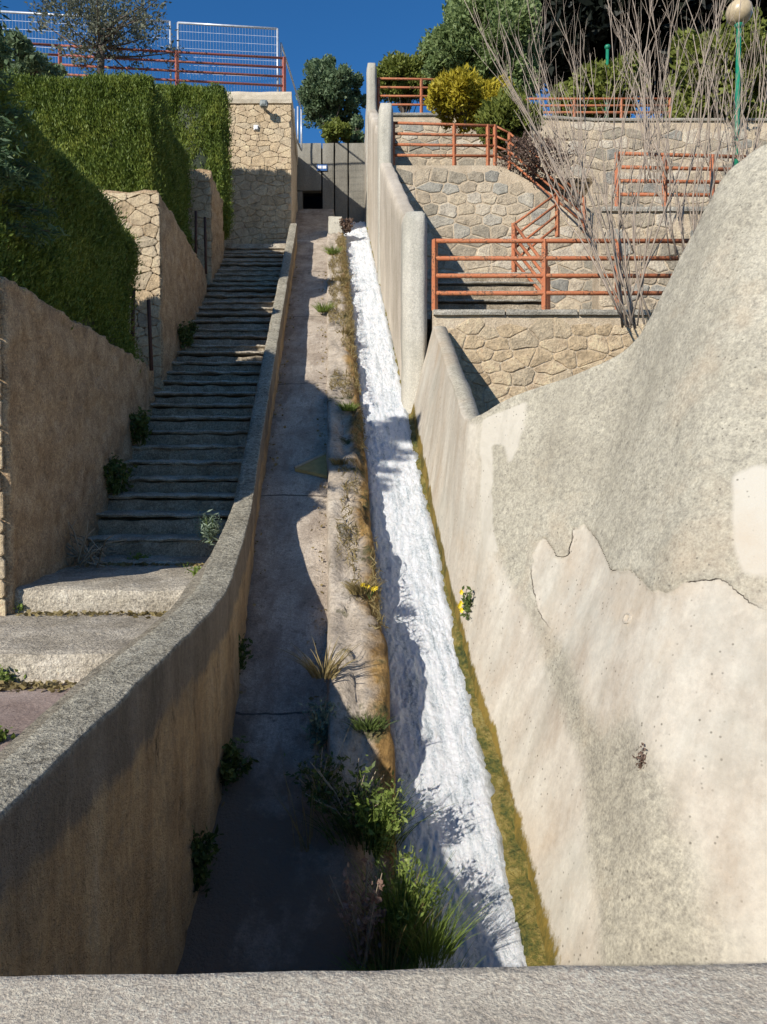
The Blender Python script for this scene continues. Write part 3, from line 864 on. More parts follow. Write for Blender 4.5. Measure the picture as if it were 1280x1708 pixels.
# foreground wing wall: ruled between a waterline curve and a top curve
def build_wing():
    Tp = [(723, 545, P3.y + .02), (745, 612, 7.7), (762, 662, 6.85), (776, 699, 6.3), (800, 692, 6.05), (860, 660, 5.81), (960, 625, 5.45), (1050, 578, 5.16),
          (1100, 500, 5.01), (1150, 400, 4.87), (1200, 305, 4.74), (1240, 264, 4.64), (1280, 240, 4.54), (1400, 215, 4.27), (1750, 170, 3.65)]
    T = [at(*p) for p in Tp]
    B = []
    for y in (P3.y + .02, 7.7, 6.85, 6.3, 5.95, 5.4, 4.9, 4.4, 4.0, 3.6, 3.2):
        B.append(ch(y, XR_LOW, C_WAT + .22))
    B += [Vector((.80, 2.75, -3.0)), Vector((1.22, 2.35, -3.05)), Vector((1.9, 2.1, -3.05)), Vector((2.7, 1.8, -3.05))]
    n = 300; m = 300
    tt = np.linspace(0, len(T) - 1, n + 1)
    def curve(C, t):
        i = min(int(t), len(C) - 2); f_ = t - i
        p0 = C[max(i - 1, 0)]; p1 = C[i]; p2 = C[i + 1]; p3 = C[min(i + 2, len(C) - 1)]
        k = .5
        m1 = (p2 - p0) * k; m2 = (p3 - p1) * k
        return p1 * (2 * f_**3 - 3 * f_**2 + 1) + m1 * (f_**3 - 2 * f_**2 + f_) + p2 * (-2 * f_**3 + 3 * f_**2) + m2 * (f_**3 - f_**2)
    # shape of the cream area where the grey render has come away (picked on the wall)
    loss = [(890, 985), (888, 925), (905, 895), (915, 900), (928, 930), (945, 925), (955, 880), (975, 872), (1000, 905), (1020, 950), (1060, 955), (1085, 985),
            (1120, 990), (1150, 970), (1200, 962), (1240, 995), (1275, 1020), (1400, 1000), (1400, 1640), (1190, 1640), (1185, 1480), (1140, 1400),
            (1120, 1330), (1075, 1240), (1050, 1180), (1035, 1170), (1025, 1220), (990, 1190), (960, 1120), (940, 1080), (905, 1030)]
    loss2 = [(690, 500), (728, 520), (735, 590), (752, 640), (776, 704), (800, 706), (802, 720), (800, 780), (815, 900), (880, 1020), (960, 1250), (1010, 1640), (700, 1640), (640, 500)]
    pales = [[(803, 702), (880, 668), (866, 745), (850, 782), (842, 742), (822, 740), (822, 850), (832, 920), (808, 918), (802, 830)],
             [(1222, 790), (1290, 770), (1290, 960), (1240, 960), (1225, 900)]]
    def inpoly(x, y, P):
        c = False; j = len(P) - 1
        for i in range(len(P)):
            if (P[i][1] > y) != (P[j][1] > y) and x < (P[j][0] - P[i][0]) * (y - P[i][1]) / (P[j][1] - P[i][1]) + P[i][0]: c = not c
            j = i
        return c
    inv = Matrix.Rotation(-(math.pi / 2 + PITCH), 3, 'X')
    def proj(p):
        q = inv @ p
        return CX + F_PX * q.x / -q.z, CY - F_PX * q.y / -q.z
    V = []; coat = []; wet = []; pale = []; crackz = []
    for t in tt:
        a = curve(B, t); b = curve(T, t)
        for j in range(m + 1):
            w = j / m
            p = a.lerp(b, w)
            bulge = 0.0
            p = p + Vector((-.5, -.3, 0)) * bulge * .4
            px, py = proj(p)
            g = 6 * noise.noise(Vector((px * .03, py * .03, 0))) + 4 * noise.noise(Vector((px * .1, py * .1, 3)))
            inl = inpoly(px + g, py + g, loss); in2 = inpoly(px + g, py, loss2)
            cval = 0.0 if (inl or in2) else 1.0
            pv = 1.0 if any(inpoly(px + g * .4, py + g * .4, P_) for P_ in pales) else 0.0
            cz = sstep(870, 900, px) * sstep(1290, 1230, px) * sstep(840, 870, py) * sstep(1060, 1010, py)
            nz = .018 * fbm(p, 1.6, 4) + .004 * noise.noise(p * 16) * (.4 + cval)
            p = p + Vector((-.75, -.5, .1)) * (nz + .016 * cval * cz)
            hgt = (p - a).length
            span = .22 + .30 * sstep(4.6, 3.0, a.y)
            V.append(p); coat.append(cval); pale.append(pv)
            crackz.append(sstep(870, 900, px) * sstep(1290, 1230, px) * sstep(840, 870, py) * sstep(1060, 1010, py))
            wet.append(max(0, 1.15 - (hgt - .27) / span))
    coat = np.array(coat).reshape(n + 1, m + 1)
    k = coat.copy()
    for _ in range(2):
        kk = np.pad(k, 1, mode='edge'); k = (kk[:-2, 1:-1] + kk[2:, 1:-1] + kk[1:-1, :-2] + kk[1:-1, 2:] + kk[1:-1, 1:-1]) / 5
    M1 = m + 1
    Fc = [(i * M1 + j, i * M1 + j + 1, (i + 1) * M1 + j + 1, (i + 1) * M1 + j) for i in range(n) for j in range(m)]
    # thickness: top surface and outer face
    base = len(V)
    th = []
    for i, t in enumerate(tt):
        b = V[i * M1 + m]
        f0 = curve(T, max(0, t - .3)); f1 = curve(T, min(len(T) - 1, t + .3))
        tang = f1 - f0; nn = Vector((-tang.y, tang.x, 0)).normalized()
        if nn.x * .8 + nn.y * .6 < 0: nn = -nn
        wth = .15 + .12 * sstep(3, 7, t)
        V.append(b + nn * wth * .5 + Vector((0, 0, .012))); V.append(b + nn * wth); V.append(b + nn * wth + Vector((0, 0, -1.0))); V.append(Vector((b.x + nn.x * wth, b.y + nn.y * wth, -3.2)))
        th.append(base + 4 * i)
    for i in range(n):
        a0 = i * M1 + m; a1 = (i + 1) * M1 + m
        Fc.append((a0, th[i], th[i + 1], a1))
        for q in range(3): Fc.append((th[i] + q, th[i] + q + 1, th[i + 1] + q + 1, th[i + 1] + q))
    ex = len(V) - base
    root = empty('wing_wall', (1.3, 4, -2), 'big curved foreground wall, grey render peeling to cream above mossy waterline', 'wall')
    o = mk('wall_face', V, Fc, M['wing'], root, True)
    ks = k.copy()
    pk = np.array(pale).reshape(n + 1, m + 1)
    for _ in range(5):
        kk = np.pad(pk, 1, mode='edge'); pk = (kk[:-2, 1:-1] + kk[2:, 1:-1] + kk[1:-1, :-2] + kk[1:-1, 2:] + kk[1:-1, 1:-1]) / 5
    pale = list(pk.ravel())
    for _ in range(70):
        kk = np.pad(ks, 1, mode='edge'); ks = (kk[:-2, 1:-1] + kk[2:, 1:-1] + kk[1:-1, :-2] + kk[1:-1, 2:] + kk[1:-1, 1:-1]) / 5
    fattr(o, 'coat_soft', list(ks.ravel()) + [1.0] * ex); fattr(o, 'crack', crackz + [0.0] * ex)
    fattr(o, 'coat', list(k.ravel()) + [1.0] * ex); fattr(o, 'wet', wet + [0.0] * ex); fattr(o, 'pale', pale + [0.0] * ex)
build_wing()

def mat_mossband():
    m, nt, bs = nodes_of('waterline_moss')
    n1 = noise_tex(nt, 7, 8, .75, stretch=(1, .5, 1)); n2 = noise_tex(nt, 34, 5, .75)
    f_ = mth(nt, 'ADD', mth(nt, 'MULTIPLY', n1, .65), mth(nt, 'MULTIPLY', n2, .35))
    c = ramp(nt, f_, [(.36, (.02, .028, .008)), (.43, (.065, .08, .014)), (.48, (.14, .13, .022)), (.53, (.24, .18, .04)), (.58, (.32, .26, .08)), (.65, (.08, .11, .022))])
    nt.links.new(c, bs.inputs['Base Color']); bs.inputs['Roughness'].default_value = .7
    bump(nt, bs, mth(nt, 'ADD', n1, n2), .9, .04)
    return m
M['mossband'] = mat_mossband()
def build_moss():
    rows = []
    for i in range(700):
        y = 2.5 + (19.3 - 2.5) * (i / 699) ** 1.3
        X0 = XR_LOW if y < P3.y else XR_UP
        H = .10 + .05 * noise.noise(Vector((y * 1.3, 0, 0))) + .06 * noise.noise(Vector((y * 6, 0, 3))) + .03 * noise.noise(Vector((y * 19, 0, 3))) + .06 * sstep(4.2, 3.1, y)
        r_ = []
        for k in range(9):
            w = k / 8
            p = ch(y, X0, C_WAT + .02)
            out = .05 * math.sin(math.pi * min(1, .15 + w * .85)) ** .7 + .018 * fbm((p.x * 6, y * 6, w * 3), 1, 3)
            lean = .24 if y < P3.y else 0.0
            if y < 4.3: lean = .24 + .25 * sstep(4.3, 3.1, y)
            p = p + Vector((-out * (1 - w * .9) + lean * H * w + .14 * w ** 3, 0, H * w))
            if k == 0: p.z -= .1
            r_.append(p)
        rows.append(r_)
    tag(grid_obj('waterline_moss', rows, M['mossband']), 'ochre and green moss band along the right waterline', 'moss', kind='stuff')
build_moss()

# viewing parapet in front of the camera
def build_view():
    z = -.63
    yl, yr = at(0, 1617, 1).z, at(1280, 1595, 1).z
    Yl, Yr = z / yl, z / yr
    sl = (Yr - Yl) / (at(1280, 1595, Yr).x - at(0, 1617, Yl).x)
    yy = lambda x: Yl + sl * (x - at(0, 1617, Yl).x)
    x0, x1 = -1.9, 2.2
    c = [(x0, yy(x0) - .42, -3.2), (x1, yy(x1) - .42, -3.2), (x1, yy(x1), -3.2), (x0, yy(x0), -3.2),
         (x0, yy(x0) - .42, z - .01), (x1, yy(x1) - .42, z - .01), (x1, yy(x1), z), (x0, yy(x0), z)]
    o = hexa('viewing_parapet', c, M['parapet'], None, (160, 30, 40), .0025, 7, .006, smooth=True)
    tag(o, 'flat gritty grey parapet top running across the bottom foreground', 'parapet wall')
    tag(mk('viewing_platform', [(-8, -6, -1.7), (8, -6, -1.7), (8, .45, -1.7), (-8, .45, -1.7), (-8, -6, -3.3), (8, -6, -3.3), (8, .45, -3.3), (-8, .45, -3.3)],
           [(0, 1, 2, 3), (2, 6, 7, 3), (0, 4, 5, 1), (1, 5, 6, 2), (0, 3, 7, 4)], M['parapet']), kind='structure')
build_view()

# ------------------------------------------------------------------ right hand terraces
def terrace_wall(label, Y, pxl, pxr, topf, zbot, sw, sh, mat, cap=None, depth_back=1.0, name='terrace_wall', dpt=.04, thick=.35, gap=.02, jit=.3):
    """frontal rubble wall; topf(px) gives photo y of the top edge"""
    xl, xr = at(pxl, 400, Y).x, at(pxr, 400, Y).x
    root = empty(name, ((xl + xr) / 2, Y, zbot), label, 'wall')
    n = 40
    V = []; Fc = []
    ztop = lambda x: at(CX + x / Y * F_PX, topf(CX + x / Y * F_PX), Y).z
    for i in range(n + 1):
        x = xl + (xr - xl) * i / n; z = ztop(x)
        V += [Vector((x, Y, zbot)), Vector((x, Y, z)), Vector((x, Y + thick, z)), Vector((x, Y + thick, zbot))]
    for i in range(n):
        a = 4 * i
        for q in range(3): Fc.append((a + q, a + q + 1, a + q + 5, a + q + 4))
    Fc += [(0, 3, 2, 1), (4 * n, 4 * n + 1, 4 * n + 2, 4 * n + 3)]
    mk('mortar_core', V, Fc, M['mortar'], root)
    H = max(ztop(xl + (xr - xl) * i / 20) for i in range(21)) - zbot
    rubble(root, (xl, Y - .004, zbot), (1, 0, 0), (0, 0, 1), xr - xl, H, sw, sh, mat, dpt, gap,
           inside=lambda a, b, w, h: zbot + b + h * .45 < ztop(xl + a) - (.05 if cap else 0), jitter=jit)
    if cap:
        for i in range(cap):
            xa = xl + (xr - xl) * i / cap; xb = xl + (xr - xl) * (i + 1) / cap
            za = ztop(xa + .01); zb2 = ztop(xb - .01)
            hexa('coping_slab', [(xa + .004, Y - .055, za - .075), (xb - .004, Y - .055, zb2 - .075), (xb - .004, Y + thick, zb2 - .075), (xa + .004, Y + thick, za - .075),
                                 (xa + .004, Y - .055, za + .004), (xb - .004, Y - .055, zb2 + .004), (xb - .004, Y + thick, zb2 + .004), (xa + .004, Y + thick, za + .004)],
                 M['coping'], root, (6, 2, 2), .006, 6, .008)
    return root

YA, YB, YC = P3.y + .12, P2.y + .15, P1.y + .15
YD = 11.2
terrace_wall('rough tan rubble wall just below the nearest orange railing', YA, 722, 1330, lambda x: 517, -.2, .24, .15, M['stone_warm'], cap=5, dpt=.014, gap=.01, jit=.34)
terrace_wall('coursed stone wall with pale joints between the two lower railings', YB, 655, 1330,
             lambda x: interp([(600, 276), (832, 276), (930, 330), (985, 330), (990, 270), (1400, 270)], x), 2.95, .32, .2, M['stone'], dpt=.014, gap=.022, jit=.22)
terrace_wall('uppermost stone wall behind the second railing', YC, 650, 1330, lambda x: interp([(600, 189), (860, 189), (900, 198), (1400, 198)], x), 6.5, .38, .22, M['stone'], cap=6, dpt=.02, jit=.24)
terrace_wall('stone wall behind the bare branches, right of the zigzag railings', YD, 1000, 1330, lambda x: 346, 1.6, .30, .2, M['stone'], cap=3, dpt=.02, jit=.24)
# fills behind the walls
def fill(name, y0, y1, zt, x0, x1):
    tag(hexa(name, [(x0 + DX * y0, y0, zt - 4), (x1, y0, zt - 4), (x1, y1, zt - 4), (x0 + DX * y1, y1, zt - 4),
                    (x0 + DX * y0, y0, zt), (x1, y0, zt), (x1, y1, zt), (x0 + DX * y1, y1, zt)], M['soil'], None, (3, 3, 2)), kind='structure')
fill('terrace_ground', YA + .36, YB - .05, at(800, 519, YA).z - .02, 1.25, 30)
fill('terrace_ground', YB + .36, YC - .02, at(800, 279, YB).z - .06, 1.25, 30)
fill('terrace_ground', YC + .36, 60, at(800, 192, YC).z - .06, 1.3, 60)
tag(hexa('upper_ground', box8(-60, at(497, 238, Y_BACK).x - .1, 20.3, 60, 4, TZ - .05), M['soil'], None, (2, 2, 2)), kind='structure')
tag(hexa('upper_ground', box8(-60, 60, Y_BACK + 1.5, 60, 4, at(550, 238, Y_BACK).z - .15), M['soil'], None, (2, 2, 2)), kind='structure')
tag(hexa('planter_soil', box8(-12, -4.55, 4.9, 9.3, -1.3, 1.2), M['soil'], None, (2, 2, 2)), kind='structure')
tag(hexa('planter_soil', box8(-12, -5.55, 9.4, 17, -1.0, 3.35), M['soil'], None, (2, 2, 2)), kind='structure')

# low steps behind the nearest railing
def build_small_steps():
    Y = YA + 1.1
    root = empty('small_staircase', at(810, 515, Y), 'low grey steps behind the nearest orange railing', 'staircase')
    ys = [515, 500, 485, 470]
    for i in range(4):
        yy = Y + .28 * i
        a = at(724, ys[i], yy); b = at(905 - 6 * i, ys[i], yy)
        z1 = at(724, ys[i] - 15, yy).z
        st = hexa('step', box8(a.x, b.x, yy, yy + .5, a.z - .3, z1 - .04), M['riser'], root, (8, 2, 3), .01, 5, .012)
        V_, F_ = hexa_vf(box8(a.x - .01, b.x + .02, yy - .05, yy + .5, z1 - .039, z1), (12, 2, 2), .008, 7, .008, random.uniform(0, 40))
        sl = mk('nosing_slab', V_, F_, M['coping'], None); sl.parent = st; sl.matrix_parent_inverse = Matrix()
build_small_steps()

# ------------------------------------------------------------------ railings
def railing(label, ptsT, ptsB, n_rails, mat, posts=None, rad=.022, grp='painted railings', prad=.026, ext=0.0):
    """ptsT/ptsB: polylines of the top rail and of the foot line; rails spaced between"""
    root = empty('railing', ptsB[0], label, 'railing', grp)
    for k in range(n_rails):
        f_ = 1 - k / n_rails
        for i in range(len(ptsT) - 1):
            a = Vector(ptsB[i]).lerp(Vector(ptsT[i]), f_); b = Vector(ptsB[i + 1]).lerp(Vector(ptsT[i + 1]), f_)
            tube('rail', [a, b], rad, mat, root, 6)
    for t in (posts if posts is not None else [0, len(ptsT) - 1]):
        i = min(int(t), len(ptsT) - 2); f_ = t - i
        a = Vector(ptsB[i]).lerp(Vector(ptsB[i + 1]), f_); b = Vector(ptsT[i]).lerp(Vector(ptsT[i + 1]), f_)
        bar('post', a, b + (b - a) * .02, prad * 1.3, mat, root)
    return root

y3 = YA + .03
railing('nearest orange four-bar railing on the coping, beside the short pillar', [at(724, 402, y3), at(1200, 402, y3)], [at(724, 518, y3), at(1200, 518, y3)], 4, M['rail'], [0.003, .388, .645, 1], .028, prad=.03)
y2 = YB + .05
railing('middle four-bar railing on the coursed stone wall under the golden bush', [at(656, 205, y2), at(826, 210, y2)], [at(656, 277, y2), at(826, 277, y2)], 4, M['rail'], [0, .6, .93, 1], .026, prad=.03)
y1 = YC + .03
railing('highest four-bar railing left of the golden bush', [at(630, 131, y1), at(752, 133, y1)], [at(630, 189, y1), at(752, 189, y1)], 4, M['rail'], [0.01, .6, 1], .026, prad=.03)
railing('highest railing stretch behind the bare branches', [at(880, 165, y1), at(1118, 165, y1)], [at(880, 199, y1), at(1118, 199, y1)], 3, M['rail'], [0, .33, .66, 1], .028, prad=.03)
yd = YD + .05
railing('orange railing on the wall behind the densest bare branches', [at(1030, 256, yd), at(1250, 262, yd)], [at(1030, 347, yd), at(1250, 347, yd)], 4, M['rail'], [0, .36, .72, 1], .026, prad=.03)
railing('steep zigzag railing descending to the nearest terrace', [at(858, 374, 12.2), at(913, 447, 10.6)], [at(858, 455, 12.2), at(913, 518, 10.6)], 4, M['rail'], [0, 1], .024, prad=.034)
railing('zigzag railing rising to the right behind the bare branches', [at(858, 374, 12.25), at(930, 322, 12.6)], [at(858, 455, 12.25), at(930, 395, 12.6)], 4, M['rail'], [0, 1], .022, prad=.03)
railing('sloping handrail along the falling top of the coursed wall', [at(826, 210, y2 + .02), at(850, 222, y2), at(975, 330, YB - .3)], [at(826, 277, y2 + .02), at(850, 283, y2), at(975, 388, YB - .3)], 4, M['rail'], [1, 2], .02)

# red railing and galvanised panels above the tower
def top_left():
    yr = 17.1
    a = at(100, 76, 16.4); b = at(474, 97, 17.15)
    a2 = Vector((a.x, a.y, at(100, 140, 16.4).z)); b2 = Vector((b.x, b.y, TZ - .01))
    L0 = at(-60, 66, 16.0); L2 = at(-60, 132, 16.0)
    railing('dark red four-bar railing on the tower cap', [L0, a, b], [L2, a2, b2], 4, M['rail_dark'], [1, 1.51, 2], .024, 'railings above the stair head', .034)
    c = ch(20.2, 0, 0); cx2 = TXR + DX * 3.2
    def panel(label, p, q, zb_p, zb_q, nw, wires=True):
        root = empty('mesh_fence', p, label, 'fence', 'temporary galvanised fence panels')
        P_ = [Vector((p.x, p.y, zb_p)), Vector((q.x, q.y, zb_q)), q, p]
        for i in range(4): tube('frame_tube', [P_[i], P_[(i + 1) % 4]], .024, M['galv'], root, 6)
        if not wires: return
        V = []; Fc = []
        for k in range(1, nw):
            t = k / nw
            tube_vf([P_[0].lerp(P_[1], t), P_[3].lerp(P_[2], t)], .0035, 3, V, Fc)
        for k in range(1, 9):
            t = k / 9
            tube_vf([P_[0].lerp(P_[3], t), P_[1].lerp(P_[2], t)], .0035, 3, V, Fc)
        tag(mk('wire_mesh', V, Fc, M['galv'], root), kind='stuff')
    yf = 17.5
    p = at(297, 38, yf - .15); q = at(463, 48, yf)
    panel('galvanised mesh fence panel above the sunlit tower', p, q, TZ + .02, TZ + .02, 34)
    p = at(-40, 17, 16.9); q = at(284, 36, yf - .2)
    panel('long galvanised mesh fence panel behind the bare-looking tree', p, q, at(-40, 140, 16.9).z, TZ + .02, 60)
    p = at(469, 72, yf + .1); q = Vector((TXR + DX * 3 + .12, 20.0, p.z - .3))
    panel('narrow galvanised fence panel seen edge-on behind the tower', p, q, TZ, TZ, 20, False)
    for (px, pt) in ((491, 182), (497, 178)):
        t = at(px, pt, 20.6)
        o = bar('steel_post', Vector((t.x, t.y, at(px, 238, 20.6).z - .1)), t, .025, M['galv'], None, 6)
        tag(o, 'left slim pale post standing on the head wall' if px == 491 else 'right slim pale post standing on the head wall', 'post', 'slim posts on the head wall')
    # floodlight and small white plate on the tower face
    c = at(443, 182, 16.9)
    r_ = empty('floodlight', c, 'small grey floodlight fixed high on the tower face', 'light')
    hexa('housing', box8(c.x - .09, c.x + .09, 16.62, 16.78, c.z - .07, c.z + .09), M['grey_metal'], r_, (3, 3, 3), 0, 1, .02)
    hexa('bracket', box8(c.x - .02, c.x + .02, 16.78, 16.99, c.z - .02, c.z + .03), M['grey_metal'], r_, (1, 1, 1))
    c = at(427, 212, 16.92)
    r_ = empty('junction_box', c, 'small white junction box on the tower face below the floodlight', 'box')
    hexa('lid', box8(c.x - .045, c.x + .045, 16.90, 16.93, c.z - .045, c.z + .045), M['white'], r_, (2, 1, 2), 0, 1, .006)
    hexa('base', box8(c.x - .055, c.x + .055, 16.931, 16.98, c.z - .055, c.z + .055), M['white'], r_, (2, 1, 2), 0, 1, .006)
top_left()

# rusty fence posts along the planter walls
for (x0, y0, x1, y1, Y, lb, m) in [(1, 335, 17, 462, 5.3, 'thin red leaning post on the lowest planter wall at picture edge', 'rail_dark'),
                                (137, 390, 139, 500, 7.4, 'thin tan stake in front of the shaded hedge', 'deadwood'),
                                (223, 480, 221, 592, 8.6, 'rusty upright stake left of a pair before the sunlit pier', 'rust'),
                                (248, 500, 253, 606, 8.6, 'rusty upright stake right of a pair before the sunlit pier', 'rust'),
                                (327, 352, 327, 425, 12.7, 'dark thin stake left before the uppermost pier', 'rust'),
                                (342, 362, 344, 445, 12.7, 'dark thin stake right before the uppermost pier', 'rust')]:
    o = bar('fence_stake', at(x0, y0, Y), at(x1, y1 + 12, Y), .022, M[m], None, 6)
    tag(o, lb, 'post', 'stakes along the planters')

# lamp posts
def lamp(px, ytop, ybot, Y, label, globe):
    t = at(px, ytop, Y); b = at(px + 2, ybot, Y)
    root = empty('street_lamp', b, label, 'lamp', 'green lamp posts')
    H = t.z - b.z
    bx_, by_ = b.x, b.y
    tube('pole', [(bx_, by_, b.z), (bx_, by_, b.z + H * .3), (bx_, by_, t.z)], [.055, .042, .04], M['green_paint'], root, 10)
    tube('pole_head', [(bx_, by_, t.z - .01), (bx_, by_, t.z + .05), (bx_, by_, t.z + .09)], [.045, .075, .06], M['green_paint'], root, 10)
    if globe:
        pts = []; rr = []
        for i in range(10):
            g = math.pi * (i + .4) / 10
            pts.append((bx_, by_, t.z + .25 - .2 * math.cos(g))); rr.append(.2 * math.sin(g) * (1.0 + .12 * i / 10))
        tube('globe', pts, rr, M['globe'], root, 16)
        tube('cap', [(bx_, by_, t.z + .42), (bx_, by_, t.z + .47)], [.12, .05], M['globe'], root, 12)
lamp(1226, 47, 300, 13.0, 'green lamp post with yellowed globe at the upper right', True)
lamp(1010, 82, 205, 19.5, 'shorter green post among the bushes behind bare branches', False)

# ------------------------------------------------------------------ vegetation
def rand_dirs(n):
    d = rng.normal(size=(n, 3)); return d / np.linalg.norm(d, axis=1, keepdims=True)

def leaves(name, P, size, mat, parent, dirs=None, asp=.5, bend=.0, flat=0.0):
    """diamond leaves at points P (n,3) pointing along dirs"""
    n = len(P)
    d = rand_dirs(n) if dirs is None else dirs / np.linalg.norm(dirs, axis=1, keepdims=True)
    s = np.cross(d, rand_dirs(n)); s /= np.linalg.norm(s, axis=1, keepdims=True) + 1e-9
    L = (size * rng.uniform(.45, 1.5, n))[:, None]
    V = np.empty((n, 4, 3))
    V[:, 0] = P - d * L * .5; V[:, 2] = P + d * L * .5
    V[:, 1] = P + s * L * asp * .5 - d * L * .08; V[:, 3] = P - s * L * asp * .5 - d * L * .08
    return mk_np(name, V.reshape(-1, 3), 4, mat, parent)

def clump_points(c, rad, nclump, nleaf, cr, shell=.55, zflat=1.0):
    c = np.array(c); rad = np.array(rad)
    d = rand_dirs(nclump); r_ = rng.uniform(shell, 1.0, nclump) ** .8
    mod = np.array([1 + .32 * noise.noise(Vector(q * 1.6 + c * .37)) for q in d])
    cc = c + d * (r_ * mod)[:, None] * rad
    k = rng.integers(0, nclump, nleaf)
    off = rand_dirs(nleaf) * (rng.uniform(0, 1, nleaf) ** .5)[:, None] * cr * rng.uniform(.6, 1.3, nclump)[k][:, None]
    off[:, 2] *= zflat
    P = cc[k] + off
    outward = (P - c) / rad
    return P, outward, cc

def crown_tree(name, label, px, py, Y, rx, rz, mat, nleaf, size, nclump=60, cr=.3, ground=None, cat='tree', grp=None, trunk_r=.09, shell=.45, asp=.55, ry=None, lean=0, upb=.3):
    c = at(px, py, Y)
    g = ground if ground is not None else c.z - rz * 1.6
    root = empty(name, (c.x + lean, c.y, g), label, cat, grp)
    ry = ry or rx
    P, out, cc = clump_points(c, (rx, ry, rz), nclump, nleaf, cr, shell)
    d = out * .7 + rand_dirs(len(P)) * .8 + np.array([0, 0, upb])
    leaves('crown', P, size, mat, root, d, asp)
    V = []; Fc = []
    base = Vector((c.x + lean, c.y, g)); top = Vector((c.x, c.y, c.z))
    tube_vf([base, base.lerp(top, .5) + Vector((.05, 0, 0)), top], [trunk_r * 1.2, trunk_r, trunk_r * .5], 8, V, Fc)
    for k in range(min(nclump, 22)):
        q = Vector(cc[k]); s0 = base.lerp(top, random.uniform(.45, .95))
        tube_vf([s0, s0.lerp(q, .5) + Vector((0, 0, -.05 * rz)), q], [trunk_r * .4, trunk_r * .25, .008], 5, V, Fc)
    mk('trunk', V, Fc, M['bark'], root, True)
    return root

GZ = at(550, 238, Y_BACK).z - .15
ZC = at(800, 192, YC).z
crown_tree('round_tree', 'round-crowned green tree against the sky above the head wall', 556, 160, 23.5, .92, .92, M['leaf_orange'], 26000, .105, 90, .24, GZ, trunk_r=.06)
crown_tree('small_bush', 'small yellow-green bush at the foot of the round tree', 562, 222, 22.6, .42, .38, M['leaf_lime'], 3500, .12, 24, .16, GZ, 'bush', trunk_r=.03)
crown_tree('small_bush', 'dark bush beside the tall pillar under the round tree', 592, 218, 22.9, .35, .42, M['leaf_orange'], 3000, .12, 20, .16, GZ, 'bush', trunk_r=.03)
crown_tree('leafy_tree', 'large bushy mid-green tree right of the open sky', 808, 92, 24.0, 1.75, 1.7, M['leaf_green'], 75000, .115, 130, .42, ZC, trunk_r=.12)
crown_tree('leafy_tree', 'lower olive-green tree behind the highest railing', 672, 135, 25.0, .95, .72, M['leaf_lime'], 18000, .10, 60, .26, ZC, trunk_r=.06)
for (px, py, Y, rx, rz, lb) in [(1000, 20, 29, 3.4, 2.9, 'huge dark pine filling the top right behind bare branches'),
                                (1190, 30, 30, 3.6, 3.2, 'second dark pine at the upper right corner'),
                                (930, -60, 30, 2.6, 2.6, 'dark pine top above the bushy green tree')]:
    crown_tree('pine_tree', lb, px, py, Y, rx, rz, M['leaf_pine'], 36000, .48, 160, .85, ZC, grp='dark pines', trunk_r=.2, shell=.2, asp=.3)
crown_tree('golden_bush', 'bright golden-yellow bush over the middle railing', 775, 165, 16.6, .78, .46, M['leaf_yellow'], 13000, .11, 60, .2, at(770, 215, 16.6).z, 'bush', trunk_r=.03, asp=.35, upb=.6)
crown_tree('golden_bush', 'yellow-green rounded bush right of the golden one', 852, 205, 15.6, .60, .46, M['leaf_lime'], 11000, .11, 45, .2, at(850, 260, 15.6).z, 'bush', trunk_r=.03, asp=.35, upb=.6)
crown_tree('brown_shrub', 'purplish-brown twiggy shrub below the yellow-green bush', 890, 262, 14.6, .60, .36, M['leaf_brown'], 2600, .06, 50, .22, at(890, 300, 14.6).z, 'bush', trunk_r=.03)
crown_tree('green_bush', 'sunlit green bush around the shorter green post', 1000, 150, 20.2, 1.1, .62, M['leaf_lime'], 14000, .13, 60, .28, ZC, 'bush', trunk_r=.04)
crown_tree('green_bush', 'olive-green bush behind the lamp post at right edge', 1215, 150, 19.8, 1.7, 1.35, M['leaf_lime'], 22000, .14, 90, .36, ZC, 'bush', trunk_r=.06, shell=.3)

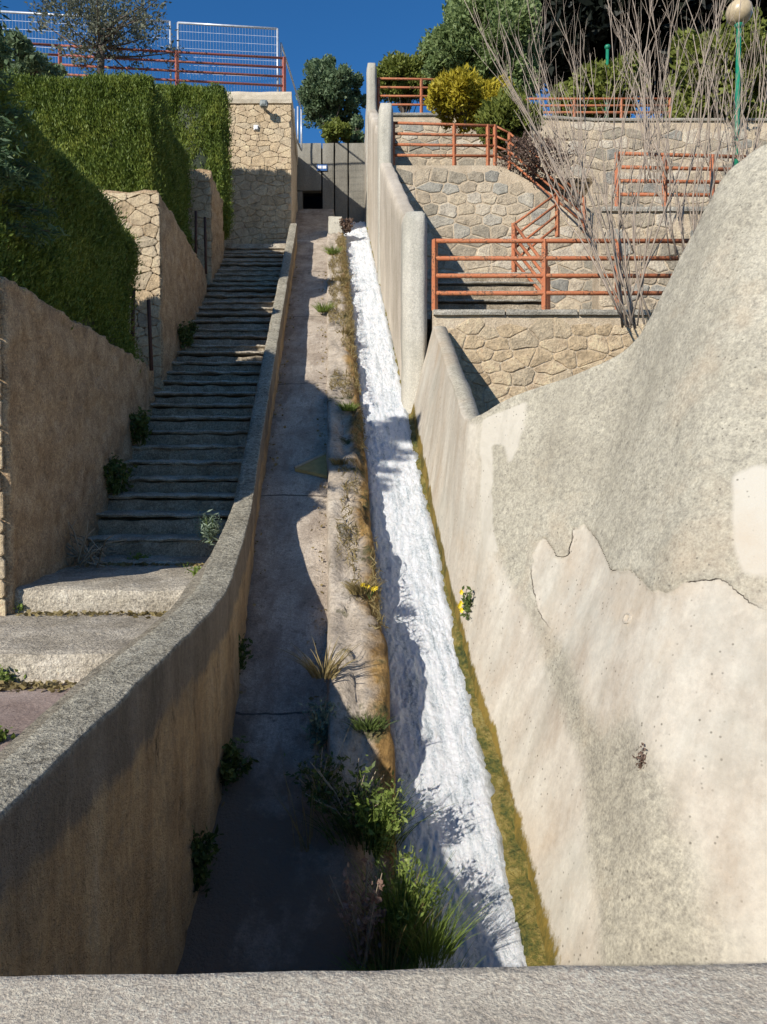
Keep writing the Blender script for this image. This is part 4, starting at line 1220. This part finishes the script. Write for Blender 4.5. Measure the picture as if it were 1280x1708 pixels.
# left: hedges
def hedge(label, c8, mat, nb, size, faces, parent_ground, grp='clipped conifer hedges', fuzz=.085):
    c = [Vector(v) for v in c8]
    root = empty('clipped_hedge', (c[0] + c[2]) / 2, label, 'hedge', grp)
    ctr = sum(c, Vector()) / 8
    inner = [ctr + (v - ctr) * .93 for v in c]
    hexa('dark_filler', inner, M['hedge_filler'], root, (12, 8, 10), .09, 2.0, .05, smooth=True)  # solid dark box added inside the foliage to block light
    quads = {'front': (0, 1, 5, 4), 'right': (1, 2, 6, 5), 'top': (4, 5, 6, 7), 'left': (3, 0, 4, 7), 'back': (2, 3, 7, 6)}
    Ps = []; Ds = []
    for f_, share in faces.items():
        q = [np.array(c[i]) for i in quads[f_]]
        n = int(nb * share)
        u = rng.uniform(0, 1, n)[:, None]; v = rng.uniform(0, 1, n)[:, None]
        P = (q[0] * (1 - u) + q[1] * u) * (1 - v) + (q[3] * (1 - u) + q[2] * u) * v
        nr = np.cross(q[1] - q[0], q[3] - q[0]); nr /= np.linalg.norm(nr)
        Wm, Hm = np.linalg.norm(q[1] - q[0]), np.linalg.norm(q[3] - q[0])
        e = np.minimum(np.minimum(u, 1 - u) * Wm, np.minimum(v, 1 - v) * Hm); rr_ = .16
        tt_ = np.clip(1 - e / rr_, 0, 1)
        P = P - nr * rr_ * (1 - np.sqrt(1 - tt_ * tt_)) * .7
        bumps = np.array([noise.fractal(Vector(p * 1.7), 1, 2, 3) + .6 * noise.noise(Vector((p[0] * 7, p[1] * 7, p[2] * 2.2))) for p in P])
        P = P + nr * (bumps[:, None] * fuzz + rng.uniform(-.10, .03, n)[:, None] + (rng.uniform(0, 1, n) ** 12 * .12)[:, None])
        D = np.array([0, 0, 1.0]) * .75 + nr * .5 + rand_dirs(n) * .65
        Ps.append(P); Ds.append(D)
    leaves('foliage', np.concatenate(Ps), size, mat, root, np.concatenate(Ds), .27)
    return root

def hb(X0r, xl, y0, y1, zb, zt):
    f = lambda X0, y: X0 + DX * y
    return [(xl, y0, zb), (f(X0r, y0), y0, zb), (f(X0r, y1), y1, zb), (xl, y1, zb), (xl, y0, zt), (f(X0r, y0), y0, zt), (f(X0r, y1), y1, zt), (xl, y1, zt)]
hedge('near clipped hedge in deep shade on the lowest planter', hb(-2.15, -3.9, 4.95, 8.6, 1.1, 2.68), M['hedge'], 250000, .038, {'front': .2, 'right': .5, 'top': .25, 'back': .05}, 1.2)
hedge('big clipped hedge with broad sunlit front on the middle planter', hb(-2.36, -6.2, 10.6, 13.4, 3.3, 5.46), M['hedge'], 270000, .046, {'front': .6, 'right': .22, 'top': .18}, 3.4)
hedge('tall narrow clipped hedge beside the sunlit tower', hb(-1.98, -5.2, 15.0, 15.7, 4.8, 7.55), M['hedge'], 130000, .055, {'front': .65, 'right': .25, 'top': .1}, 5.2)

# cedar at the left edge
def cedar():
    root = empty('cedar_tree', (-2.86, 5.0, 1.2), 'loose bluish-green conifer at the left picture edge', 'tree')
    V = []; Fc = []
    tube_vf([(-2.86, 5.0, 1.0), (-2.84, 5.0, 2.2), (-2.82, 5.0, 3.35)], [.06, .045, .01], 8, V, Fc)
    Ps = []; Ds = []
    for k in range(80):
        z = random.uniform(1.45, 3.3); L = .62 * (1 - (z - 1.3) / 2.6) + .12
        g = random.uniform(0, 2 * math.pi)
        d = Vector((math.cos(g), math.sin(g), .15)); s = Vector((-2.84, 5.0, z))
        e = s + d * L + Vector((0, 0, -.12 * L))
        tube_vf([s, s.lerp(e, .5) + Vector((0, 0, .03)), e], [.012, .008, .003], 4, V, Fc)
        n = 420
        t = rng.uniform(.15, 1.05, n)[:, None]
        P = np.array(s) * (1 - t) + np.array(e) * t + rng.normal(size=(n, 3)) * np.array([.05, .05, .03]) * (1.2 - .4 * t)
        Ps.append(P); Ds.append(np.array(d)[None] * .8 + rand_dirs(n) * .8)
    leaves('foliage', np.concatenate(Ps), .055, M['leaf_cedar'], root, np.concatenate(Ds), .22)
    mk('trunk', V, Fc, M['bark'], root, True)
cedar()

crown_tree('sparse_tree', 'sparse grey-green tree behind the red railing at upper left', 165, 40, 16.2, 1.5, .95, M['leaf_olive'], 6000, .09, 110, .26, at(190, 140, 16.2).z, trunk_r=.07, shell=.15, asp=.4)
crown_tree('dark_shrub', 'dark shrub at far left below the red railing', 35, 112, 15.6, .75, .33, M['leaf_orange'], 5500, .1, 40, .2, at(40, 150, 15.6).z, 'bush', trunk_r=.03)

# bare multi-stemmed shrubs on the right
def bare_shrub(label, px, py, Y, n, ztop_px, spread, seed, fan=(-1, 1)):
    rs = random.Random(seed)
    b = at(px, py, Y)
    root = empty('bare_shrub', b, label, 'shrub', 'leafless shrubs')
    V = []; Fc = []; V2 = []; Fc2 = []
    Htop = at(px, ztop_px, Y).z - b.z
    def whip(p, d, L, r0, depth):
        pts = [p]; rr = [r0]; k = 7
        q = p.copy(); dd = d.copy()
        for i in range(k):
            dd = (dd + Vector((rs.uniform(-.17, .17), rs.uniform(-.15, .15), .08))).normalized()
            q = q + dd * (L / k); pts.append(q.copy()); rr.append(r0 * (1 - .72 * (i + 1) / k))
        tube_vf(pts, rr, 5, V if depth == 0 else V2, Fc if depth == 0 else Fc2)
        if depth < 2:
            for _ in range(rs.randint(4, 7) if depth == 0 else rs.randint(1, 3)):
                i = rs.randint(1, k - 1)
                t = (pts[i + 1] - pts[i]).normalized()
                nd = (t + Vector((rs.uniform(-.5, .5), rs.uniform(-.4, .4), rs.uniform(.0, .5)))).normalized()
                whip(pts[i], nd, L * rs.uniform(.18, .45), max(.0025, rr[i] * .62), depth + 1)
    for i in range(n):
        s = b + Vector((rs.uniform(-.15, .15), rs.uniform(-.15, .15), 0))
        fx = rs.uniform(*fan) * spread
        d = Vector((fx, rs.uniform(-.35, .35), 1)).normalized()
        whip(s, d, Htop * rs.uniform(.55, 1.08) / d.z, rs.uniform(.007, .0165), 0)
    mk('stem', V, Fc, M['shrub_bark'], root, True)
    o = mk('twigs', V2, Fc2, M['twig'], root, True)
bare_shrub('leafless shrub rising in front of the zigzag railings', 1060, 545, 8.4, 14, -40, .5, 3, (-1, .5))
bare_shrub('leafless shrub standing in front of the right stone wall', 1140, 430, 9.2, 11, -60, .36, 5)
bare_shrub('leafless shrub at right edge around the lamp post', 1235, 330, 10.2, 10, -60, .32, 8)
bare_shrub('leafless twiggy shrub left of the branches by the brown shrub', 955, 345, 12.0, 15, -30, .55, 12, (-1, .7))
bare_shrub('leafless tall shrub against the dark pine', 1090, 300, 11.0, 8, -80, .35, 15)

# ground plants
def grass_tuft(name, label, base, n, L, mat, spread=.08, lean=.6, cat='grass', grp=None, w=.006, droop=.5):
    root = empty(name, base, label, cat, grp)
    base = np.array(base)
    k = 5
    Vs = []
    ang = rng.uniform(0, 2 * np.pi, n); rad = rng.uniform(0, spread, n)
    P0 = base + np.stack([np.cos(ang) * rad, np.sin(ang) * rad, np.zeros(n)], 1)
    D = np.stack([np.cos(ang) * lean * rng.uniform(.2, 1, n), np.sin(ang) * lean * rng.uniform(.2, 1, n), np.ones(n)], 1)
    D /= np.linalg.norm(D, axis=1, keepdims=True)
    Ln = (L * rng.uniform(.45, 1.15, n))[:, None]
    side = np.cross(D, rand_dirs(n)); side /= np.linalg.norm(side, axis=1, keepdims=True)
    pts = []
    for i in range(k + 1):
        t = i / k
        q = P0 + D * Ln * t + np.stack([D[:, 0], D[:, 1], -np.ones(n) * .5], 1) * Ln * droop * t * t
        pts.append((q, w * (1 - t * .85)))
    for i in range(k):
        a, wa = pts[i]; b, wb = pts[i + 1]
        Vs.append(np.stack([a - side * wa, a + side * wa, b + side * wb, b - side * wb], 1))
    V = np.concatenate(Vs).reshape(-1, 3)
    mk_np('blades', V, 4, mat, root)
    return root

def herb(name, label, base, n, h, r_, mat, size, cat='plant', grp=None, asp=.5, stems=7, stemmat='deadwood', lean=(0, 0)):
    root = empty(name, base, label, cat, grp)
    b = Vector(base); V = []; Fc = []; Ps = []; Ds = []
    for s in range(stems):
        g = random.uniform(0, 6.28); rr = r_ * random.uniform(.2, 1)
        e = b + Vector((math.cos(g) * rr + lean[0], math.sin(g) * rr + lean[1], h * random.uniform(.6, 1.1)))
        m_ = b.lerp(e, .5) + Vector((0, 0, h * .12))
        tube_vf([b, m_, e], [.006, .005, .002], 4, V, Fc)
        k = n // stems
        t = rng.uniform(.2, 1.03, k)[:, None]
        P = (np.array(b) * (1 - t) ** 2 + 2 * np.array(m_) * t * (1 - t) + np.array(e) * t ** 2) + rng.normal(size=(k, 3)) * size * .6
        Ps.append(P); Ds.append(rand_dirs(k) + np.array([math.cos(g) * .4, math.sin(g) * .4, .5]))
    mk('stems', V, Fc, M[stemmat], root)
    leaves('leaves', np.concatenate(Ps), size, mat, root, np.concatenate(Ds), asp)
    return root

def ondiv(px, py):
    Y = 8.0
    for _ in range(12):
        r_ = ray(px, py); Y = -CDIV(Y) / (r_.z - SL)
    return r_ * Y

def onfloor(px, py, c=C_FLOOR):
    r_ = ray(px, py); Y = -c / (r_.z - SL); return r_ * Y

# foreground weeds at the bottom of the dry channel / divider end
grass_tuft('grass_tuft', 'tall arching green grass tuft beside the lower white water', onfloor(672, 1570, 4.2), 300, .46, M['grass'], .10, .42, grp='grass tufts in the channel', w=.0035, droop=.35)
grass_tuft('grass_tuft', 'bright green grass at the foot of the channel by the parapet', onfloor(655, 1680, 4.2), 700, .30, M['grass'], .15, .6, grp='grass tufts in the channel', w=.0035)
grass_tuft('grass_tuft', 'dry straw-coloured grass in the middle of the weeds', onfloor(640, 1610, 4.2), 170, .46, M['dry_grass'], .12, .45, grp='grass tufts in the channel', w=.003, droop=.3)
grass_tuft('grass_tuft', 'fine green grass leaning over the lower water edge', onfloor(725, 1690, 4.2), 300, .28, M['grass'], .10, .8, grp='grass tufts in the channel', w=.003)
grass_tuft('grass_tuft', 'a few long straws leaning across the dark channel', onfloor(515, 1420, 4.2), 14, .75, M['dry_grass'], .08, .5, grp='grass tufts in the channel', w=.004, droop=.3)
grass_tuft('grass_tuft', 'thin dark grass at the lower divider end', onfloor(610, 1400, 4.15), 260, .34, M['moss'], .2, .7, grp='grass tufts in the channel', w=.004)
herb('channel_weed', 'leafy green weed among the grass by the lower water', onfloor(668, 1600, 4.2), 1100, .44, .2, M['grass'], .03, grp='channel weeds', asp=.4, stems=22, stemmat='grass')
grass_tuft('grass_tuft', 'green grass arching over the water left of its lowest stretch', onfloor(712, 1590, 4.15), 420, .34, M['grass'], .12, .55, grp='grass tufts in the channel', w=.003, droop=.4)
herb('channel_weed', 'bushy green weed where the divider ends', onfloor(628, 1440, 4.15), 1000, .40, .2, M['grass'], .034, grp='channel weeds', asp=.4, stems=20, stemmat='grass')
herb('dry_weed', 'dry pinkish weed with curled leaves among the grass', onfloor(605, 1640, 4.2), 380, .52, .2, M['pink_leaf'], .032, grp='channel weeds', asp=.55, stems=11)
herb('channel_weed', 'sunlit pale green weed at the divider foot', onfloor(532, 1255), 620, .34, .10, M['grey_herb'], .042, grp='channel weeds', asp=.3, stems=12)
herb('channel_weed', 'loose dark leafy weed at the lower end of the divider', onfloor(590, 1390), 700, .36, .28, M['moss'], .036, grp='channel weeds', asp=.4, stems=18)
herb('channel_weed', 'loose dark leafy weed under the sunlit pale weed', onfloor(530, 1350), 520, .30, .2, M['moss'], .034, grp='channel weeds', asp=.4, stems=14)
herb('wall_fern', 'dark weed hanging at the parapet foot, upper one', onfloor(378, 1310), 700, .22, .15, M['moss'], .04, grp='weeds at the parapet foot')
herb('wall_fern', 'dark weed at the parapet foot, lowest one', onfloor(318, 1500), 900, .30, .13, M['moss'], .045, grp='weeds at the parapet foot')
herb('wall_fern', 'small dark weed tucked into the parapet bend', onfloor(396, 1130), 500, .3, .07, M['moss'], .04, grp='weeds at the parapet foot')

# plants along the divider
for i, (px, py, n, L, m, lb) in enumerate([(556, 425, 260, .24, 'grass', 'grass on the divider just below its end block'),
                                     (540, 520, 220, .20, 'grass', 'grass hanging off the divider left side near its top'),
                                     (572, 470, 200, .20, 'dry_grass', 'dry grass on the upper divider by the water'),
                                     (575, 560, 220, .16, 'dry_grass', 'dry grass on the divider above its shaded stretch'),
                                     (580, 685, 180, .14, 'grass', 'short grass on the divider below its shaded stretch'),
                                     (570, 775, 160, .10, 'dry_grass', 'short dry grass on the divider level with the ochre board'),
                                     (605, 990, 260, .14, 'dry_grass', 'grey-brown grass under the yellow flowers on the divider'),
                                     (540, 1130, 60, .30, 'dry_grass', 'long dry straws bending off the lower divider'),
                                     (615, 1215, 120, .10, 'moss', 'mossy tuft at the lower divider end')]):
    grass_tuft('grass_tuft', lb, ondiv(px, py), n, L, M[m], .09, .8, grp='tufts on the divider')

herb('overhanging_shrub', 'dark little shrub hanging over the head of the white water', ondiv(577, 388), 500, .3, .2, M['leaf_brown'], .07)

def flower(px, py, label, n=3):
    b = ondiv(px, py)
    root = empty('yellow_flower', b, label, 'flower', 'yellow wild flowers')
    V = []; Fc = []; Vp = []; Fp = []
    for k in range(n):
        e = b + Vector((random.uniform(-.05, .05), random.uniform(-.06, .06), random.uniform(.06, .14)))
        tube_vf([b, e], .003, 4, V, Fc)
        Vp = []; Fp = []
        for q in range(8):
            g = q * math.pi / 4; c0 = len(Vp)
            d = Vector((math.cos(g), -.5, math.sin(g) * .9)).normalized(); s = Vector((-math.sin(g), 0, math.cos(g)))
            Vp += [e, e + d * .012 + s * .006, e + d * .026, e + d * .012 - s * .006]
            Fp.append((c0, c0 + 1, c0 + 2, c0 + 3))
        mk('flower_head', Vp, Fp, M['petal'], root)
    mk('stems', V, Fc, M['moss'], root)
flower(617, 1000, 'yellow wild flowers at the right edge of the divider', 4)
# ochre board wedged across the dry channel
def board():
    a = onfloor(492, 800); b = onfloor(547, 800)
    root = empty('ochre_board', b, 'ochre triangular board wedged against the divider in the dry channel', 'board')
    p = [onfloor(492, 788), onfloor(546, 762, C_FLOOR), onfloor(546, 800, C_FLOOR)]
    V = [q + Vector((0, 0, .012)) for q in p] + [q + Vector((0, -.0, .04)) for q in p]
    mk('panel', V, [(0, 2, 1), (3, 4, 5), (0, 1, 4, 3), (1, 2, 5, 4), (2, 0, 3, 5)], M['ochre_wood'], root)
    bar('edge_strip', p[0] + Vector((0, 0, .045)), p[1] + Vector((0, 0, .045)), .014, M['deadwood'], root)
board()

# plants on the steps
def ontread(px, py, z): 
    r_ = ray(px, py); return r_ * (z / r_.z)
herb('grey_herb', 'grey-green bristly herb on the step beside the parapet', ontread(350, 905, -.5), 700, .20, .1, M['grey_herb'], .05, 'plant', 'weeds on the steps', asp=.22, stems=26, stemmat='grass')
for (px, py, z, lb, nn) in [(227, 940, -.68, 'small weed at the foot of the first sunlit riser', 200), (332, 962, -.68, 'small weed on the upper broad tread by the parapet', 150),
                       (40, 1022, -.86, 'larger green weed at the foot of the planter wall corner', 520), (226, 1018, -.86, 'left small weed in the joint under the broad step', 200),
                       (272, 1018, -.86, 'right small weed in the joint under the broad step', 220), (10, 1140, -1.02, 'weed at the lowest joint near the picture edge', 260),
                       (2, 1236, -1.02, 'green leaves at the left picture edge by the coping', 160)]:
    herb('step_weed', lb, ontread(px, py, z), nn, .06, .10 if nn < 400 else .16, M['grass'], .028, 'plant', 'weeds on the steps', stems=8, stemmat='grass')
# bundle of dry stalks by the wall
def stalks():
    b = ontread(135, 950, -.69)
    root = empty('dry_stalk_bundle', b, 'tangle of dry grey stalks at the foot of the planter wall', 'dead plant')
    for k in range(34):
        s = b + Vector((random.uniform(-.2, .2), random.uniform(-.1, .15), .02 + random.uniform(0, .08)))
        d = Vector((random.uniform(-1, 1), random.uniform(-.5, .5), random.uniform(.0, .9))).normalized()
        L = random.uniform(.15, .42)
        tube('stalk', [s, s + d * L * .5 + Vector((0, 0, .03)), s + d * L + Vector((random.uniform(-.05, .05), 0, -.04))], [.007, .005, .003], M['deadwood'], root, 4)
stalks()
herb('dark_weed', 'dark green weeds between the planter wall and the stairs', ontread(120, 930, -.69) + Vector((0, .25, 0)), 1500, .38, .26, M['moss'], .055)
for (Y, lb) in ((7.0, 'dark ivy clump low on the shaded planter wall, nearest'), (7.9, 'dark ivy clump at the stair edge below the stakes'), (10.5, 'dark ivy at the stair edge below the middle pier')):
    herb('stair_ivy', lb, (X0L + DX * Y + .08, Y, SL * Y - C_STAIR - .05), 900, .34, .16, M['moss'], .05, 'plant', 'ivy along the stair edge')

# scattered short growth along the divider's water side
def divider_growth():
    n = 9000
    y = rng.uniform(5.2, 17.0, n); X0 = rng.uniform(.02, .40, n)
    keep = []
    for i in range(n):
        d_ = noise.noise(Vector((X0[i] * 4, y[i] * 1.3, 7))) + .35 * noise.noise(Vector((X0[i] * 12, y[i] * 6, 1))) + (X0[i] - .22) * 1.6 + .35 * sstep(9, 13, y[i])
        keep.append(d_ > .12)
    keep = np.array(keep); y = y[keep]; X0 = X0[keep]
    P = np.stack([X0 + DX * y, y, SL * y - np.array([CDIV(q) for q in y]) + .02], 1)
    D = rand_dirs(len(P)) * .9 + np.array([-.1, -.5, .7])
    o = leaves('divider_growth', P, .085, M['dry_grass'], None, D, .10)
    tag(o, 'short dry grass and moss scattered over the divider', 'grass', kind='stuff')
divider_growth()

def wall_details(only_plant=False):
    from mathutils.bvhtree import BVHTree
    w = bpy.data.objects['wall_face'].data
    bv = BVHTree.FromPolygons([v.co.copy() for v in w.vertices], [tuple(p.vertices) for p in w.polygons])
    def hit(px, py):
        loc, nr, i, d = bv.ray_cast(Vector((0, 0, 0)), ray(px, py).normalized())
        if nr.y > 0: nr = -nr
        return loc, nr
    if only_plant: return hit(784, 1010)
    p, nr = hit(1048, 1032)
    root = empty('drain_pipe', p, 'short clay drain spout low in the cream patch of the wing wall', 'pipe')
    up = Vector((0, 0, 1)); s_ = nr.cross(up).normalized(); t_ = s_.cross(nr)
    ring = lambda r_, o_: [p + nr * o_ + (s_ * math.cos(g) + t_ * math.sin(g)) * r_ for g in np.linspace(0, 2 * math.pi, 14)[:-1]]
    rows = [ring(.03, -.03), ring(.03, .012), ring(.021, .012), ring(.019, -.03)]
    V = [q for r_ in rows for q in r_]; n = 13
    Fc = [(i * n + k, i * n + (k + 1) % n, (i + 1) * n + (k + 1) % n, (i + 1) * n + k) for i in range(3) for k in range(n)]
    Fc.append(tuple(3 * n + k for k in range(n)))
    mk('spout', V, Fc, M['plaster'], root, True)
    for (px, py, m_, sz, nn, lb) in [(1073, 1268, 'leaf_brown', .018, 130, 'small dark lichen clump on the wing wall')]:
        p, nr = hit(px, py)
        root = empty('lichen_clump', p, lb, 'lichen')
        P = np.array(p) + np.array(nr) * .006 + rng.normal(size=(nn, 3)) * np.array([.012, .012, .03])
        leaves('fronds', P, sz, M[m_], root, None, .6)
wall_details()

def litter():
    n = 900
    P = []
    while len(P) < n:
        x = random.uniform(-2.6, -1.15)
        P.append((x, 3.78 - abs(random.gauss(0, .06)) - .02, -1.015 + random.uniform(0, .02)))
    for (yb, zb) in ((6.06, -.672), (4.84, -.848)):
        for _ in range(260): P.append((random.uniform(-2.3, -1.2), yb - abs(random.gauss(0, .05)), zb + random.uniform(.0, .015)))
    for _ in range(500):
        y = random.uniform(4.2, 15); e = random.choice((-.60, -.05))
        P.append(tuple(ch(y, e + random.gauss(0, .05) * (1 if e < -.3 else -1), C_FLOOR - .02)))
    o = leaves('leaf_litter', np.array(P), .035, M['dry_grass'], None, rand_dirs(len(P)) * np.array([1, 1, .25]), .6)
    tag(o, 'dry leaf litter gathered along the step joints', 'leaves', kind='stuff')
litter()

def wallplant():
    p, nr = wall_details(True)
    b = p + nr * .02
    root = empty('wall_plant', b, 'little green plant with yellow flowers rooted in the right wall', 'plant')
    P = np.array(b) + rng.normal(size=(140, 3)) * np.array([.015, .05, .06])
    leaves('leaves', P, .04, M['moss'], root, None, .5)
    Vp = []; Fp = []
    for k in range(4):
        e = b + Vector((-.05, random.uniform(-.08, .1), random.uniform(-.03, .14)))
        Vp = []; Fp = []
        for q in range(8):
            g = q * math.pi / 4; c0 = len(Vp)
            d = Vector((math.cos(g) * .5 - .1, -.4, math.sin(g) * .9)).normalized(); s = Vector((-math.sin(g), 0, math.cos(g)))
            Vp += [e, e + d * .012 + s * .006, e + d * .026, e + d * .012 - s * .006]; Fp.append((c0, c0 + 1, c0 + 2, c0 + 3))
        mk('flower_head', Vp, Fp, M['petal'], root)
wallplant()
